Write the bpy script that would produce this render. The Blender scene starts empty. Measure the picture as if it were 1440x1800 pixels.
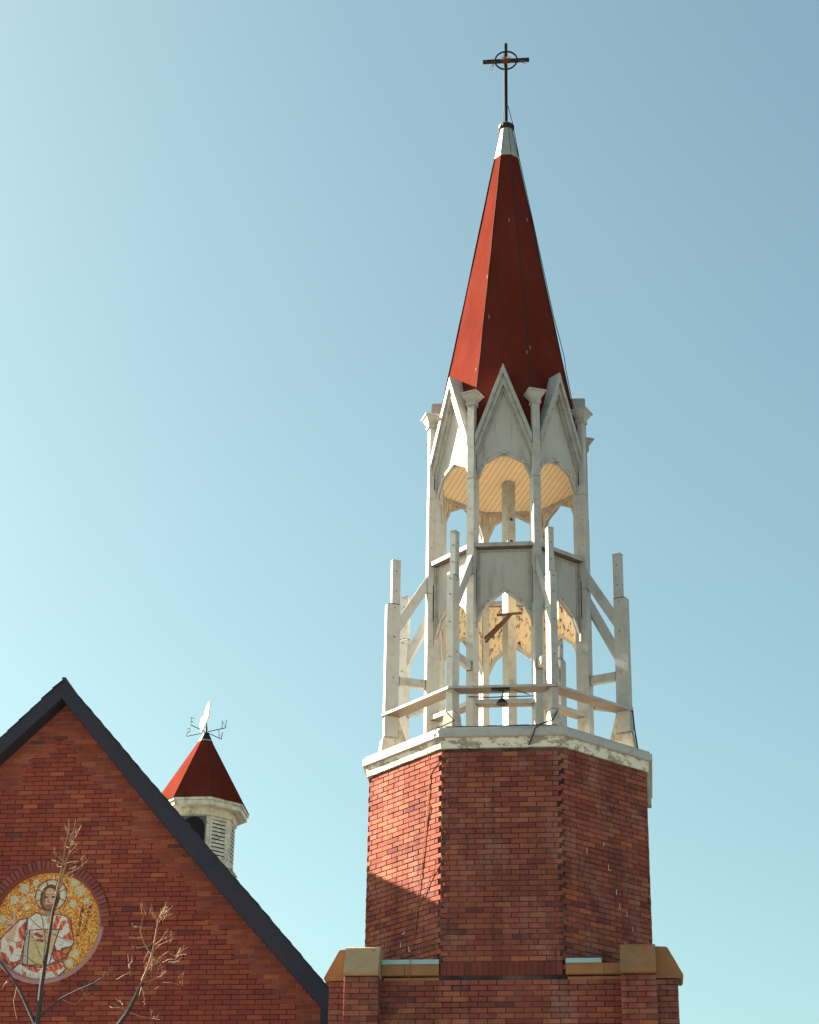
import bpy, math, random
from mathutils import Matrix, Vector
R = math.radians
rnd = random.Random(7)
scene = bpy.context.scene
COL = scene.collection

# ------------------------------------------------------------------ camera, light, sky
# world origin: on the axis of the bell tower, at the height of the photographer's eye
GZ = -1.6                       # ground
DEL = 0.06004                   # the church stands turned by this much to the left
cam_d = bpy.data.cameras.new('camera')
cam = bpy.data.objects.new('camera', cam_d)
COL.objects.link(cam)
cam_d.sensor_fit = 'VERTICAL'
cam_d.sensor_height = 24.0
cam_d.lens = 3647.7 / 1800 * 24
cam_d.clip_end = 3000
cam.matrix_world = (Matrix.Translation((0, -27.173, 0)) @ Matrix.Rotation(0.05299, 4, 'Z')
                    @ Matrix.Rotation(math.pi / 2 + 0.44888, 4, 'X') @ Matrix.Rotation(0.01726, 4, 'Z'))
scene.camera = cam

SUN_A, SUN_E = R(114), R(33.0)  # azimuth to the left of the viewer, elevation
LV = Vector((-math.sin(SUN_A) * math.cos(SUN_E), -math.cos(SUN_A) * math.cos(SUN_E), math.sin(SUN_E)))
sun_d = bpy.data.lights.new('sun', 'SUN')
sun_d.energy = 5.0
sun_d.angle = R(0.5)
sun_d.color = (1.0, 0.92, 0.70)
sun = bpy.data.objects.new('sun', sun_d)
COL.objects.link(sun)
sun.rotation_euler = (-LV).to_track_quat('-Z', 'Y').to_euler()

world = bpy.data.worlds.new('World')
scene.world = world
world.use_nodes = True
wn, wl = world.node_tree.nodes, world.node_tree.links
bg = wn['Background']
sky = wn.new('ShaderNodeTexSky')
sky.sky_type = 'NISHITA'
sky.sun_disc = False
sky.sun_elevation = SUN_E
sky.sun_rotation = math.atan2(LV.x, LV.y)
sky.air_density = 1.0
sky.dust_density = 2.0
sky.ozone_density = 1.0
tint = wn.new('ShaderNodeMix')
tint.data_type = 'RGBA'
tint.blend_type = 'MULTIPLY'
tint.inputs[0].default_value = 1.0
tint.inputs[7].default_value = (0.56, 0.655, 0.51, 1)
wl.new(sky.outputs[0], tint.inputs[6])
wl.new(tint.outputs[2], bg.inputs[0])
bg.inputs[1].default_value = 0.05
vs = scene.view_settings
vs.view_transform = 'Standard'
vs.look = 'None'
vs.gamma = 1.0
vs.exposure = 2.78

# ------------------------------------------------------------------ materials
def mat(name, base, rough=0.8, metal=0.0):
    m = bpy.data.materials.new(name)
    m.use_nodes = True
    b = m.node_tree.nodes['Principled BSDF']
    b.inputs['Base Color'].default_value = (*base, 1)
    b.inputs['Roughness'].default_value = rough
    b.inputs['Metallic'].default_value = metal
    b.inputs['Specular IOR Level'].default_value = 0.3
    return m, m.node_tree.nodes, m.node_tree.links, b

def nz(n, l, scale, detail=4, rough=0.55, stretch=None, seed_obj=False):
    tc = n.new('ShaderNodeTexCoord')
    mp = n.new('ShaderNodeMapping')
    l.new(tc.outputs['Object'], mp.inputs[0])
    if stretch: mp.inputs['Scale'].default_value = stretch
    if seed_obj:
        oi = n.new('ShaderNodeObjectInfo')
        mu = n.new('ShaderNodeMath'); mu.operation = 'MULTIPLY'; mu.inputs[1].default_value = 37.0
        l.new(oi.outputs['Random'], mu.inputs[0])
        l.new(mu.outputs[0], mp.inputs['Location'])
    t = n.new('ShaderNodeTexNoise')
    t.inputs['Scale'].default_value = scale
    t.inputs['Detail'].default_value = detail
    t.inputs['Roughness'].default_value = rough
    l.new(mp.outputs[0], t.inputs['Vector'])
    return t

def ramp(n, l, src, stops, const=False):
    r = n.new('ShaderNodeValToRGB')
    if const: r.color_ramp.interpolation = 'CONSTANT'
    e = r.color_ramp.elements
    e[0].position, e[0].color = stops[0][0], (*stops[0][1], 1)
    e[1].position, e[1].color = stops[-1][0], (*stops[-1][1], 1)
    for p, c in stops[1:-1]:
        x = e.new(p); x.color = (*c, 1)
    l.new(src, r.inputs[0])
    return r

def fac(n, l, src, a, b):
    r = n.new('ShaderNodeMapRange')
    r.inputs['From Min'].default_value = a
    r.inputs['From Max'].default_value = b
    l.new(src, r.inputs['Value'])
    return r.outputs[0]

def mix(n, l, f, a, b, mode='MIX'):
    m = n.new('ShaderNodeMix')
    m.data_type = 'RGBA'
    m.blend_type = mode
    for sock, v in ((m.inputs[0], f), (m.inputs[6], a), (m.inputs[7], b)):
        if isinstance(v, (int, float)): sock.default_value = v
        elif isinstance(v, tuple): sock.default_value = (*v, 1)
        else: l.new(v, sock)
    return m.outputs[2]

def bump(n, l, b, src, strength, dist=0.01):
    u = n.new('ShaderNodeBump')
    u.inputs['Strength'].default_value = strength
    u.inputs['Distance'].default_value = dist
    l.new(src, u.inputs['Height'])
    l.new(u.outputs[0], b.inputs['Normal'])

def brick_mat(name, shades, haze=0.25, soot=0.5):
    m, n, l, b = mat(name, (.3, .08, .05), .9)
    b.inputs['Specular IOR Level'].default_value = .04
    g = n.new('ShaderNodeNewGeometry')
    c = ramp(n, l, g.outputs['Random Per Island'], shades).outputs[0]
    fine = nz(n, l, 55, 6, .7)
    c = mix(n, l, fac(n, l, fine.outputs[0], .35, .75), c, mix(n, l, .55, c, (.12, .04, .03)))
    big = nz(n, l, 1.1, 6, .65)
    c = mix(n, l, mix(n, l, fac(n, l, big.outputs[0], .50, .72), (0, 0, 0), (soot, soot, soot)), c, (.055, .025, .03))
    wet = nz(n, l, 4.5, 5, .6, (1, 1, .10))
    c = mix(n, l, mix(n, l, fac(n, l, wet.outputs[0], .52, .72), (0, 0, 0), (soot * .8,) * 3), c, (.07, .03, .032))
    chip = nz(n, l, 30, 3, .6)
    c = mix(n, l, fac(n, l, chip.outputs[0], .68, .72), c, (.09, .04, .038))
    eff = nz(n, l, 2.3, 8, .75, (1, 1, .55))
    c = mix(n, l, mix(n, l, fac(n, l, eff.outputs[0], .50, .72), (0, 0, 0), (haze, haze, haze)), c, (.42, .24, .21))
    l.new(c, b.inputs['Base Color'])
    bump(n, l, b, fine.outputs[0], .5, .006)
    return m

M = {}
BR = [(0, (.13, .044, .050)), (.07, (.215, .060, .052)), (.4, (.27, .080, .060)), (.75, (.31, .097, .068)), (.95, (.36, .125, .08)), (1, (.43, .115, .055))]
M['brick_tower'] = brick_mat('tower_brick', BR, .46, .62)
BF = [(0, (.15, .055, .062)), (.05, (.28, .064, .054)), (.4, (.345, .076, .056)), (.78, (.39, .089, .060)), (.95, (.44, .115, .07)), (1, (.52, .14, .075))]
M['brick_facade'] = brick_mat('facade_brick', BF, .10, .30)
M['brick_arch'] = brick_mat('arch_brick', [(0, (.22, .07, .065)), (1, (.38, .11, .085))], .1, .3)
M['brick_soldier'] = brick_mat('soldier_brick', [(0, (.15, .040, .036)), (1, (.21, .055, .046))], .05, .3)

def mortar(name, dark, light, a, b_):
    m, n, l, b = mat(name, dark, .95)
    t = nz(n, l, 1.4, 5, .6)
    l.new(mix(n, l, fac(n, l, t.outputs[0], a, b_), dark, light), b.inputs['Base Color'])
    bump(n, l, b, nz(n, l, 90, 3).outputs[0], .5, .004)
    return m
M['mortar_tower'] = mortar('tower_mortar', (.035, .022, .026), (.17, .11, .10), .42, .66)
M['mortar_facade'] = mortar('facade_mortar', (.045, .028, .03), (.075, .045, .045), .35, .65)
M['mortar_light'] = mortar('repointed_mortar', (.20, .13, .10), (.42, .31, .24), .3, .6)

def paint(name, base, dirt, amount=.5, streak=.35, rough=.55):
    m, n, l, b = mat(name, base, rough)
    t = nz(n, l, 7, 8, .7, None, True)
    s = nz(n, l, 14, 5, .6, (1, 1, .10), True)
    c = mix(n, l, mix(n, l, fac(n, l, t.outputs[0], .47, .74), (0, 0, 0), (amount,) * 3), base, dirt)
    c = mix(n, l, mix(n, l, fac(n, l, s.outputs[0], .58, .76), (0, 0, 0), (streak,) * 3), c, (.30, .20, .12))
    l.new(c, b.inputs['Base Color'])
    bump(n, l, b, nz(n, l, 40, 4).outputs[0], .12, .004)
    return m
M['white'] = paint('weathered_white_paint', (.415, .405, .395), (.20, .165, .13), .5, .6)
M['white_low'] = paint('grimy_white_paint', (.55, .50, .43), (.12, .09, .07), .95, .9)
M['trim'] = paint('cream_trim_paint', (.375, .365, .34), (.17, .13, .10), .75, .7)
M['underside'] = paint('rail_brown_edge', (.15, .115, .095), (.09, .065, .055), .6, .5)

# frieze: white paint flaking off grey cement
m, n, l, b = mat('flaking_frieze', (.7, .66, .58), .8); M['frieze'] = m
t = nz(n, l, 5.5, 10, .78, (1, 1, 1.6)); t2 = nz(n, l, 30, 4)
c = mix(n, l, fac(n, l, t.outputs[0], .488, .54), (.72, .67, .58), mix(n, l, t2.outputs[0], (.20, .17, .14), (.42, .36, .30)))
l.new(c, b.inputs['Base Color']); bump(n, l, b, t.outputs[0], .5, .02)

m, n, l, b = mat('grey_stucco', (.40, .385, .365), .92); M['stucco'] = m
t = nz(n, l, 3, 5, .6, None, True); t2 = nz(n, l, 220, 3, .7)
c = mix(n, l, t.outputs[0], (.31, .295, .285), (.48, .46, .43)); c = mix(n, l, fac(n, l, t2.outputs[0], .3, .8), c, mix(n, l, .4, c, (.7, .66, .6)))
t3 = nz(n, l, 9, 5, .6, (1, 1, .12), True)
c = mix(n, l, mix(n, l, fac(n, l, t3.outputs[0], .52, .72), (0, 0, 0), (.5,) * 3), c, (.19, .17, .155))
l.new(c, b.inputs['Base Color']); bump(n, l, b, t2.outputs[0], .6, .004)

# inner faces: cream paint peeling in small vertical flakes
m, n, l, b = mat('peeling_cream_paint', (.7, .55, .38), .85); M['peel'] = m
t = nz(n, l, 22, 6, .7, (1, 1, .45), True); t2 = nz(n, l, 3, 3, .5, None, True)
f1 = fac(n, l, t.outputs[0], .53, .60); f2 = fac(n, l, t2.outputs[0], .30, .42)
mu = n.new('ShaderNodeMath'); mu.operation = 'MULTIPLY'; l.new(f1, mu.inputs[0]); l.new(f2, mu.inputs[1])
c = mix(n, l, mu.outputs[0], (.74, .60, .43), (.10, .055, .035))
l.new(c, b.inputs['Base Color']); bump(n, l, b, mu.outputs[0], .6, .01)

# tongue-and-groove soffit
m, n, l, b = mat('soffit_boards', (.7, .5, .3), .7); M['ceiling'] = m
tc = n.new('ShaderNodeTexCoord'); sp = n.new('ShaderNodeSeparateXYZ'); l.new(tc.outputs['Object'], sp.inputs[0])
ad = n.new('ShaderNodeMath'); ad.operation = 'MULTIPLY_ADD'; l.new(sp.outputs[1], ad.inputs[0]); ad.inputs[1].default_value = .38; l.new(sp.outputs[0], ad.inputs[2])
dv = n.new('ShaderNodeMath'); dv.operation = 'MULTIPLY'; dv.inputs[1].default_value = 12.5; l.new(ad.outputs[0], dv.inputs[0])
fr = n.new('ShaderNodeMath'); fr.operation = 'FRACT'; l.new(dv.outputs[0], fr.inputs[0])
lt = n.new('ShaderNodeMath'); lt.operation = 'LESS_THAN'; lt.inputs[1].default_value = .09; l.new(fr.outputs[0], lt.inputs[0])
t = nz(n, l, 6, 6, .6)
c = mix(n, l, t.outputs[0], (.64, .46, .28), (.76, .58, .39)); c = mix(n, l, lt.outputs[0], c, (.22, .11, .05))
l.new(c, b.inputs['Base Color']); bump(n, l, b, lt.outputs[0], -.6, .01)

m, n, l, b = mat('red_roofing', (.4, .08, .05), .93); M['red'] = m; b.inputs['Specular IOR Level'].default_value = 0.0
t = nz(n, l, 160, 3, .8); t2 = nz(n, l, 1.6, 5, .6, (1, 1, .4)); t3 = nz(n, l, 5, 4, .6, (1, 1, .08))
c = mix(n, l, fac(n, l, t.outputs[0], .3, .7), (.066, .0125, .0140), (.148, .028, .0125)); c = mix(n, l, fac(n, l, t2.outputs[0], .4, .75), c, mix(n, l, .4, c, (.2, .04, .04)))
c = mix(n, l, mix(n, l, fac(n, l, t3.outputs[0], .5, .75), (0, 0, 0), (.5,) * 3), c, (.075, .016, .017))
l.new(c, b.inputs['Base Color']); bump(n, l, b, t.outputs[0], .5, .006)
M['felt'] = mat('black_underlay', (.022, .014, .018), .9)[0]

def simple(name, base, rough=.7, metal=0., var=.3, scale=9.):
    m, n, l, b = mat(name, base, rough, metal)
    t = nz(n, l, scale, 6, .65, None, True)
    l.new(mix(n, l, t.outputs[0], tuple(x * (1 - var) for x in base), tuple(min(1, x * (1 + var)) for x in base)), b.inputs['Base Color'])
    bump(n, l, b, nz(n, l, scale * 9, 4).outputs[0], .2, .004)
    return m
M['zinc'] = simple('grey_zinc', (.30, .31, .31), .55, .2, .25)
M['iron'] = simple('black_iron', (.022, .02, .022), .6, .4, .4)
M['rust'] = simple('rusty_wire', (.24, .085, .045), .8, 0, .3)
M['barge'] = simple('navy_painted_board', (.034, .031, .050), .65, 0, .35, 3)
M['slate'] = simple('dark_slate', (.035, .036, .045), .7, 0, .4, 5)
M['lead'] = simple('pale_lead_flashing', (.30, .45, .47), .6, 0, .2, 8)
M['membrane'] = simple('blue_deck_membrane', (.05, .085, .13), .7, 0, .4, 12)
M['deck'] = simple('deck_screed', (.52, .46, .38), .9, 0, .2, 4)
M['cable'] = simple('black_cable', (.02, .018, .018), .6, 0, .2)
M['brown_cable'] = simple('brown_cable', (.30, .11, .05), .7, 0, .2)
M['wood_old'] = simple('rotten_board', (.12, .07, .045), .9, 0, .6, 14)
M['hole'] = mat('dark_hole', (.012, .01, .01), .9)[0]
M['caulk'] = simple('white_pointing', (.56, .51, .49), .9, 0, .1)
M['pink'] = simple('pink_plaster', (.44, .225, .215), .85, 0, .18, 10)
m, n, l, b = M['pink'], M['pink'].node_tree.nodes, M['pink'].node_tree.links, M['pink'].node_tree.nodes['Principled BSDF']
# pink moulding; the shade under the arch is painted in above as red-brown
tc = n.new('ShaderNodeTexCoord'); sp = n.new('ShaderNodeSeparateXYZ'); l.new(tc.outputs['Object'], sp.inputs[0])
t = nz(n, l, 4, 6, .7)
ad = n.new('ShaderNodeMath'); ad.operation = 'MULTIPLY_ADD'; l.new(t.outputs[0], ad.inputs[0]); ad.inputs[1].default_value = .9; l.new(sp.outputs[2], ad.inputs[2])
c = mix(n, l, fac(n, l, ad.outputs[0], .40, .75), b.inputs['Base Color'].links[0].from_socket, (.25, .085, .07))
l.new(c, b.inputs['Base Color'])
M['vane'] = mat('white_enamel', (.86, .84, .80), .35)[0]
M['bark'] = simple('grey_bark', (.060, .052, .055), .9, 0, .45, 20)
M['twig'] = simple('sun_painted_twig_bark', (.30, .185, .115), .85, 0, .3, 20)  # twigs and upper stems: sunlight painted in as a paler bark than the trunk
M['cup'] = paint('cupola_paint', (.72, .67, .56), (.17, .13, .10), .85, .7, .7)
M['cupdark'] = simple('cupola_boarding', (.10, .11, .14), .8, 0, .3, 9)

m, n, l, b = mat('ochre_stone', (.4, .26, .1), .9); M['stone'] = m
t = nz(n, l, 6, 8, .7, None, True); t2 = nz(n, l, 2.2, 6, .7); t3 = nz(n, l, 70, 4)
c = mix(n, l, t.outputs[0], (.23, .10, .043), (.40, .195, .09)); c = mix(n, l, fac(n, l, t2.outputs[0], .52, .72), c, (.20, .13, .08))
l.new(c, b.inputs['Base Color']); bump(n, l, b, t3.outputs[0], .5, .01)
m, n, l, b = mat('lichened_stone', (.4, .34, .2), .9); M['stone_grey'] = m
t = nz(n, l, 6, 9, .72, None, True); t2 = nz(n, l, 9, 6, .7); t3 = nz(n, l, 70, 4)
c = mix(n, l, t.outputs[0], (.28, .18, .10), (.48, .345, .215)); c = mix(n, l, fac(n, l, t2.outputs[0], .62, .7), c, (.09, .075, .06))
l.new(c, b.inputs['Base Color']); bump(n, l, b, t3.outputs[0], .6, .012)

m, n, l, b = mat('mosaic_tesserae', (.5, .5, .5), .25); M['mosaic'] = m
at = n.new('ShaderNodeAttribute'); at.attribute_name = 'tile'
l.new(at.outputs['Color'], b.inputs['Base Color'])
m, n, l, b = mat('ground_asphalt', (.09, .085, .08), .9); M['ground'] = m
t = nz(n, l, .6, 8, .7); l.new(mix(n, l, t.outputs[0], (.07, .065, .06), (.14, .125, .11)), b.inputs['Base Color'])

# ------------------------------------------------------------------ mesh helpers
class MB:
    def __init__(s): s.v, s.f, s.mi = [], [], []
    def poly(s, pts, mi=0):
        k = len(s.v); s.v += [tuple(p) for p in pts]; s.f.append(tuple(range(k, k + len(pts)))); s.mi.append(mi)
    def hexa(s, p, mi=0, mis=None):     # p: 4 bottom (ccw) + 4 top
        k = len(s.v); s.v += [tuple(q) for q in p]
        for j, q in enumerate(((3, 2, 1, 0), (4, 5, 6, 7), (0, 1, 5, 4), (1, 2, 6, 5), (2, 3, 7, 6), (3, 0, 4, 7))):
            s.f.append(tuple(k + x for x in q)); s.mi.append(mis[j] if mis else mi)
    def box(s, x0, x1, y0, y1, z0, z1, mi=0):
        s.hexa([(x0, y0, z0), (x1, y0, z0), (x1, y1, z0), (x0, y1, z0), (x0, y0, z1), (x1, y0, z1), (x1, y1, z1), (x0, y1, z1)], mi)
    def prism(s, pts, y0, y1, mi=0, back=None):       # outline in (x, z), y0 = front
        k = len(s.v); n = len(pts)
        s.v += [(x, y0, z) for x, z in pts] + [(x, y1, z) for x, z in pts]
        s.f.append(tuple(range(k, k + n))); s.mi.append(mi)
        s.f.append(tuple(range(k + 2 * n - 1, k + n - 1, -1))); s.mi.append(mi if back is None else back)
        for i in range(n):
            j = (i + 1) % n
            s.f.append((k + j, k + i, k + n + i, k + n + j)); s.mi.append(mi)
    def bar(s, a, b, w, h, mi=0, up=(0, 0, 1)):
        a, b = Vector(a), Vector(b); d = (b - a).normalized(); up = Vector(up)
        x = d.cross(up)
        if x.length < 1e-4: x = d.cross(Vector((0, 1, 0)))
        x.normalize(); y = x.cross(d)
        x *= w / 2; y *= h / 2
        s.hexa([a - x - y, a + x - y, b + x - y, b - x - y, a - x + y, a + x + y, b + x + y, b - x + y], mi)
    def tube(s, pts, r, nn=6, mi=0):
        pts = [Vector(p) for p in pts]
        rr = r if isinstance(r, (list, tuple)) else [r] * len(pts)
        k = len(s.v); ref = Vector((.31, .87, .39))
        for i, p in enumerate(pts):
            d = (pts[min(i + 1, len(pts) - 1)] - pts[max(i - 1, 0)]).normalized()
            x = d.cross(ref).normalized(); y = d.cross(x)
            for j in range(nn):
                a = 2 * math.pi * j / nn
                s.v.append(tuple(p + (x * math.cos(a) + y * math.sin(a)) * rr[i]))
        for i in range(len(pts) - 1):
            for j in range(nn):
                s.f.append((k + i * nn + j, k + i * nn + (j + 1) % nn, k + (i + 1) * nn + (j + 1) % nn, k + (i + 1) * nn + j)); s.mi.append(mi)
        s.f.append(tuple(k + j for j in reversed(range(nn)))); s.mi.append(mi)
        e = k + (len(pts) - 1) * nn
        s.f.append(tuple(e + j for j in range(nn))); s.mi.append(mi)
    def ring(s, profile, off=22.5, nn=8, closed=True, mi=0, mis=None):   # (R, z) profile turned round the axis in nn flat faces
        k = len(s.v); m_ = len(profile)
        for (rr, z) in profile:
            for j in range(nn):
                a = R(off + 360 / nn * j)
                s.v.append((rr * math.sin(a), -rr * math.cos(a), z))
        for i in range(m_ if closed else m_ - 1):
            i2 = (i + 1) % m_
            for j in range(nn):
                j2 = (j + 1) % nn
                s.f.append((k + i * nn + j, k + i * nn + j2, k + i2 * nn + j2, k + i2 * nn + j)); s.mi.append(mis[i] if mis else mi)
    def build(s, name, mats, parent=None, off=(0, 0, 0), fix=True):
        me = bpy.data.meshes.new(name)
        ox, oy, oz = off
        me.from_pydata([(x - ox, y - oy, z - oz) for x, y, z in s.v], [], s.f)
        mats = mats if isinstance(mats, (list, tuple)) else [mats]
        for q in mats: me.materials.append(M[q])
        me.polygons.foreach_set('material_index', s.mi)
        me.update()
        if fix:
            import bmesh
            bm = bmesh.new(); bm.from_mesh(me)
            bmesh.ops.recalc_face_normals(bm, faces=bm.faces); bm.to_mesh(me); bm.free()
        o = bpy.data.objects.new(name, me); COL.objects.link(o)
        if parent: o.parent = parent
        return o

def thing(name, label, cat, loc, rotz=0, group=None):
    o = bpy.data.objects.new(name, None); COL.objects.link(o)
    o.empty_display_size = .3
    o.location = loc; o.rotation_euler = (0, 0, rotz)
    o['label'] = label; o['category'] = cat
    if group: o['group'] = group
    return o
def copy_part(o, rot):
    def rec(src, par):
        c = src.copy(); COL.objects.link(c); c.parent = par
        for ch in [x for x in bpy.data.objects if x.parent == src]: rec(ch, c)
        return c
    c = rec(o, o.parent); c.rotation_euler = (0, 0, rot); return c
def around(o, first, angles):       # o stands at 0; turned to the first angle, copied to the others about the tower's axis
    for a in angles[1:]: copy_part(o, a)
    o.rotation_euler = (0, 0, angles[0])
FACES = [R(45 * k) for k in (0, 1, -1, 2, -2, 3, -3, 4)]
VERTS = [R(22.5 + 45 * k) for k in (0, -1, 1, -2, 2, -3, 3, 4)]

def bricks(mb, O, U, N, z0, ncourse, ivals, L=.22, H=.0677, J=.0085, depth=.05, phase=0., e=.004, jit=.0022, mi=0, gap=None):
    """running bond of single bricks; ivals(course, z) gives the stretches of wall to fill"""
    O, U, N = Vector(O), Vector(U), Vector(N)
    for i in range(ncourse):
        za = z0 + i * H
        zb = za + H - J
        ph = phase + (i % 2) * L / 2 + rnd.uniform(-.012, .012)
        for (a, b) in ivals(i, (za + zb) / 2):
            k = math.floor((a - ph) / L) - 1
            cuts = [a]
            while True:
                k += 1
                q = ph + k * L
                if q > b - .045: break
                if q > a + .045: cuts.append(q + rnd.uniform(-.003, .003))
            cuts.append(b + J)
            for j in range(len(cuts) - 1):
                u0, u1 = cuts[j], cuts[j + 1] - J
                if u1 - u0 < .02: continue
                p = rnd.uniform(-jit, jit); t1, t2 = rnd.uniform(-jit, jit) * .7, rnd.uniform(-jit, jit) * .7
                dz = rnd.uniform(-.0015, .0015)
                f = []
                for (u, z, dd) in ((u0 + e, za + e, p + t1), (u1 - e, za + e, p + t2), (u1 - e, zb - e, p + t2), (u0 + e, zb - e, p + t1)):
                    f.append(O + U * u + N * dd + Vector((0, 0, z + dz)))
                g = []
                for (u, z) in ((u0, za), (u1, za), (u1, zb), (u0, zb)):
                    g.append((O + U * u + N * (-e) + Vector((0, 0, z + dz)), O + U * u - N * depth + Vector((0, 0, z + dz))))
                kk = len(mb.v)
                mb.v += [tuple(x) for x in f] + [tuple(x[0]) for x in g] + [tuple(x[1]) for x in g]
                mb.f.append((kk, kk + 1, kk + 2, kk + 3)); mb.mi.append(mi)
                for q in range(4):
                    r_ = (q + 1) % 4
                    mb.f.append((kk + 4 + q, kk + 4 + r_, kk + r_, kk + q)); mb.mi.append(mi)
                    mb.f.append((kk + 8 + q, kk + 8 + r_, kk + 4 + r_, kk + 4 + q)); mb.mi.append(mi)

# ------------------------------------------------------------------ ground
g = MB(); g.box(-900, 900, -900, 900, GZ - .5, GZ)
go = g.build('ground', 'ground'); go['kind'] = 'structure'

# ------------------------------------------------------------------ bell tower
OFF = (0, 0, GZ)
tower = thing('bell_tower', 'octagonal brick bell tower with open white timber belfry and red spire', 'bell tower', (0, 0, GZ), -DEL)
def P(mb, name, mats, parent=None, fix=True): return mb.build(name, mats, parent or tower, OFF, fix)
S = 1.53
AP = S * 1.20711                # apothem of the brick octagon
RB = S * 1.30656
Z_BASE, Z_TOP = 5.93, 8.88
T225 = math.tan(R(22.5))

# brick octagon: core in mortar with cut corners, then single bricks with toothed corners
core = MB()
ca = AP - .013; h = AP * T225 - .085
pts = []
for k in range(8):
    a = R(45 * k); nx, ny = math.sin(a), -math.cos(a); tx, ty = math.cos(a), math.sin(a)
    for t_ in (-h, h): pts.append((nx * ca + tx * t_, ny * ca + ty * t_))
nn = len(pts)
kk = len(core.v)
core.v += [(x, y, Z_BASE - .1) for x, y in pts] + [(x, y, Z_TOP) for x, y in pts]
for i in range(nn):
    j = (i + 1) % nn
    core.f.append((kk + i, kk + j, kk + nn + j, kk + nn + i)); core.mi.append(0)
core.f.append(tuple(range(kk + nn, kk + 2 * nn))); core.mi.append(0)
shaft = P(core, 'shaft_core', 'mortar_tower')
bm_ = MB()
for k in range(8):
    a = R(45 * k); N_ = (math.sin(a), -math.cos(a), 0); U_ = (math.cos(a), math.sin(a), 0)
    O_ = (N_[0] * AP, N_[1] * AP, 0)
    front = (k == 0)
    def iv(i, z, front=front):
        q1, q2 = rnd.uniform(.030, .070), rnd.uniform(.030, .070)
        l_ = -S / 2 + (q1 if i % 2 == 0 else .002); r_ = S / 2 - (q2 if i % 2 else .002)
        return [(l_, r_)]
    bricks(bm_, O_, U_, N_, Z_BASE + (.17 if front else 0), 40 if front else 43, iv, phase=-S / 2 + .03 * k)
# square stage below, with bricks on its three visible sides
HB = 1.85
for (N_, U_) in (((0, -1, 0), (1, 0, 0)), ((-1, 0, 0), (0, -1, 0)), ((1, 0, 0), (0, 1, 0))):
    bricks(bm_, (N_[0] * HB, N_[1] * HB, 0), U_, N_, GZ + .03, 110, lambda i, z: [(-HB + .02, HB - .02)], phase=.04)
P(bm_, 'brick_shaft', 'brick_tower', None, False)
lo = MB(); lo.box(-HB + .013, HB - .013, -HB + .013, HB - .013, GZ, 5.87); lo.box(-HB + .03, HB - .03, -HB + .03, HB - .03, 5.87, 6.02)
P(lo, 'lower_stage', 'mortar_tower')
so = MB()
x = -S / 2 + .005
while x < S / 2 - .03:
    w = min(.075, S / 2 - .005 - x)
    so.box(x, x + w - .004, -AP + rnd.uniform(-.001, .002), -AP + .08, 5.925, 6.09); x += w
P(so, 'soldier_course', 'brick_soldier')
# stone coping and lead flashing on the two front shoulders of the square stage
for s_ in (-1, 1):
    c_ = MB()
    xa, xb = s_ * (S / 2 + .012), s_ * 1.48
    x0, x1 = min(xa, xb), max(xa, xb)
    xm = x0 + (x1 - x0) * (.40 if s_ < 0 else .66)
    for (p, q) in ((x0, xm - .003), (xm + .003, x1)): c_.box(p, q, -HB - .035, -HB + .3, 5.925, 6.055)
    c_.box(x0 + .02, x1, -HB + .004, -HB + .1, 5.86, 5.90)
    P(c_, 'stone_coping', 'stone')
    f_ = MB()
    fa, fb = (x0, x1) if s_ < 0 else (x0, x0 + (x1 - x0) * .62)
    n_ = 9
    for i in range(n_):
        p, q = fa + (fb - fa) * i / n_, fa + (fb - fa) * (i + 1) / n_
        zt = 6.13 + rnd.uniform(-.008, .008) + (.03 if (s_ < 0 and i == n_ - 1) else 0)
        f_.hexa([(p, -HB - .05, 6.058), (q, -HB - .05, 6.058), (q, -HB + .2, 6.058), (p, -HB + .2, 6.058),
                 (p, -HB - .048, 6.115), (q, -HB - .048, 6.115), (q, -HB + .25, zt + .02), (p, -HB + .25, zt + .02)])
    P(f_, 'flashing', 'lead')
    # infill behind: the sloping top of the square's corner
    t_ = MB(); t_.box(min(s_ * .8, s_ * 1.83), max(s_ * .8, s_ * 1.83), -HB + .26, HB - .3, 5.9, 6.05)
    P(t_, 'shoulder', 'stone')
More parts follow.
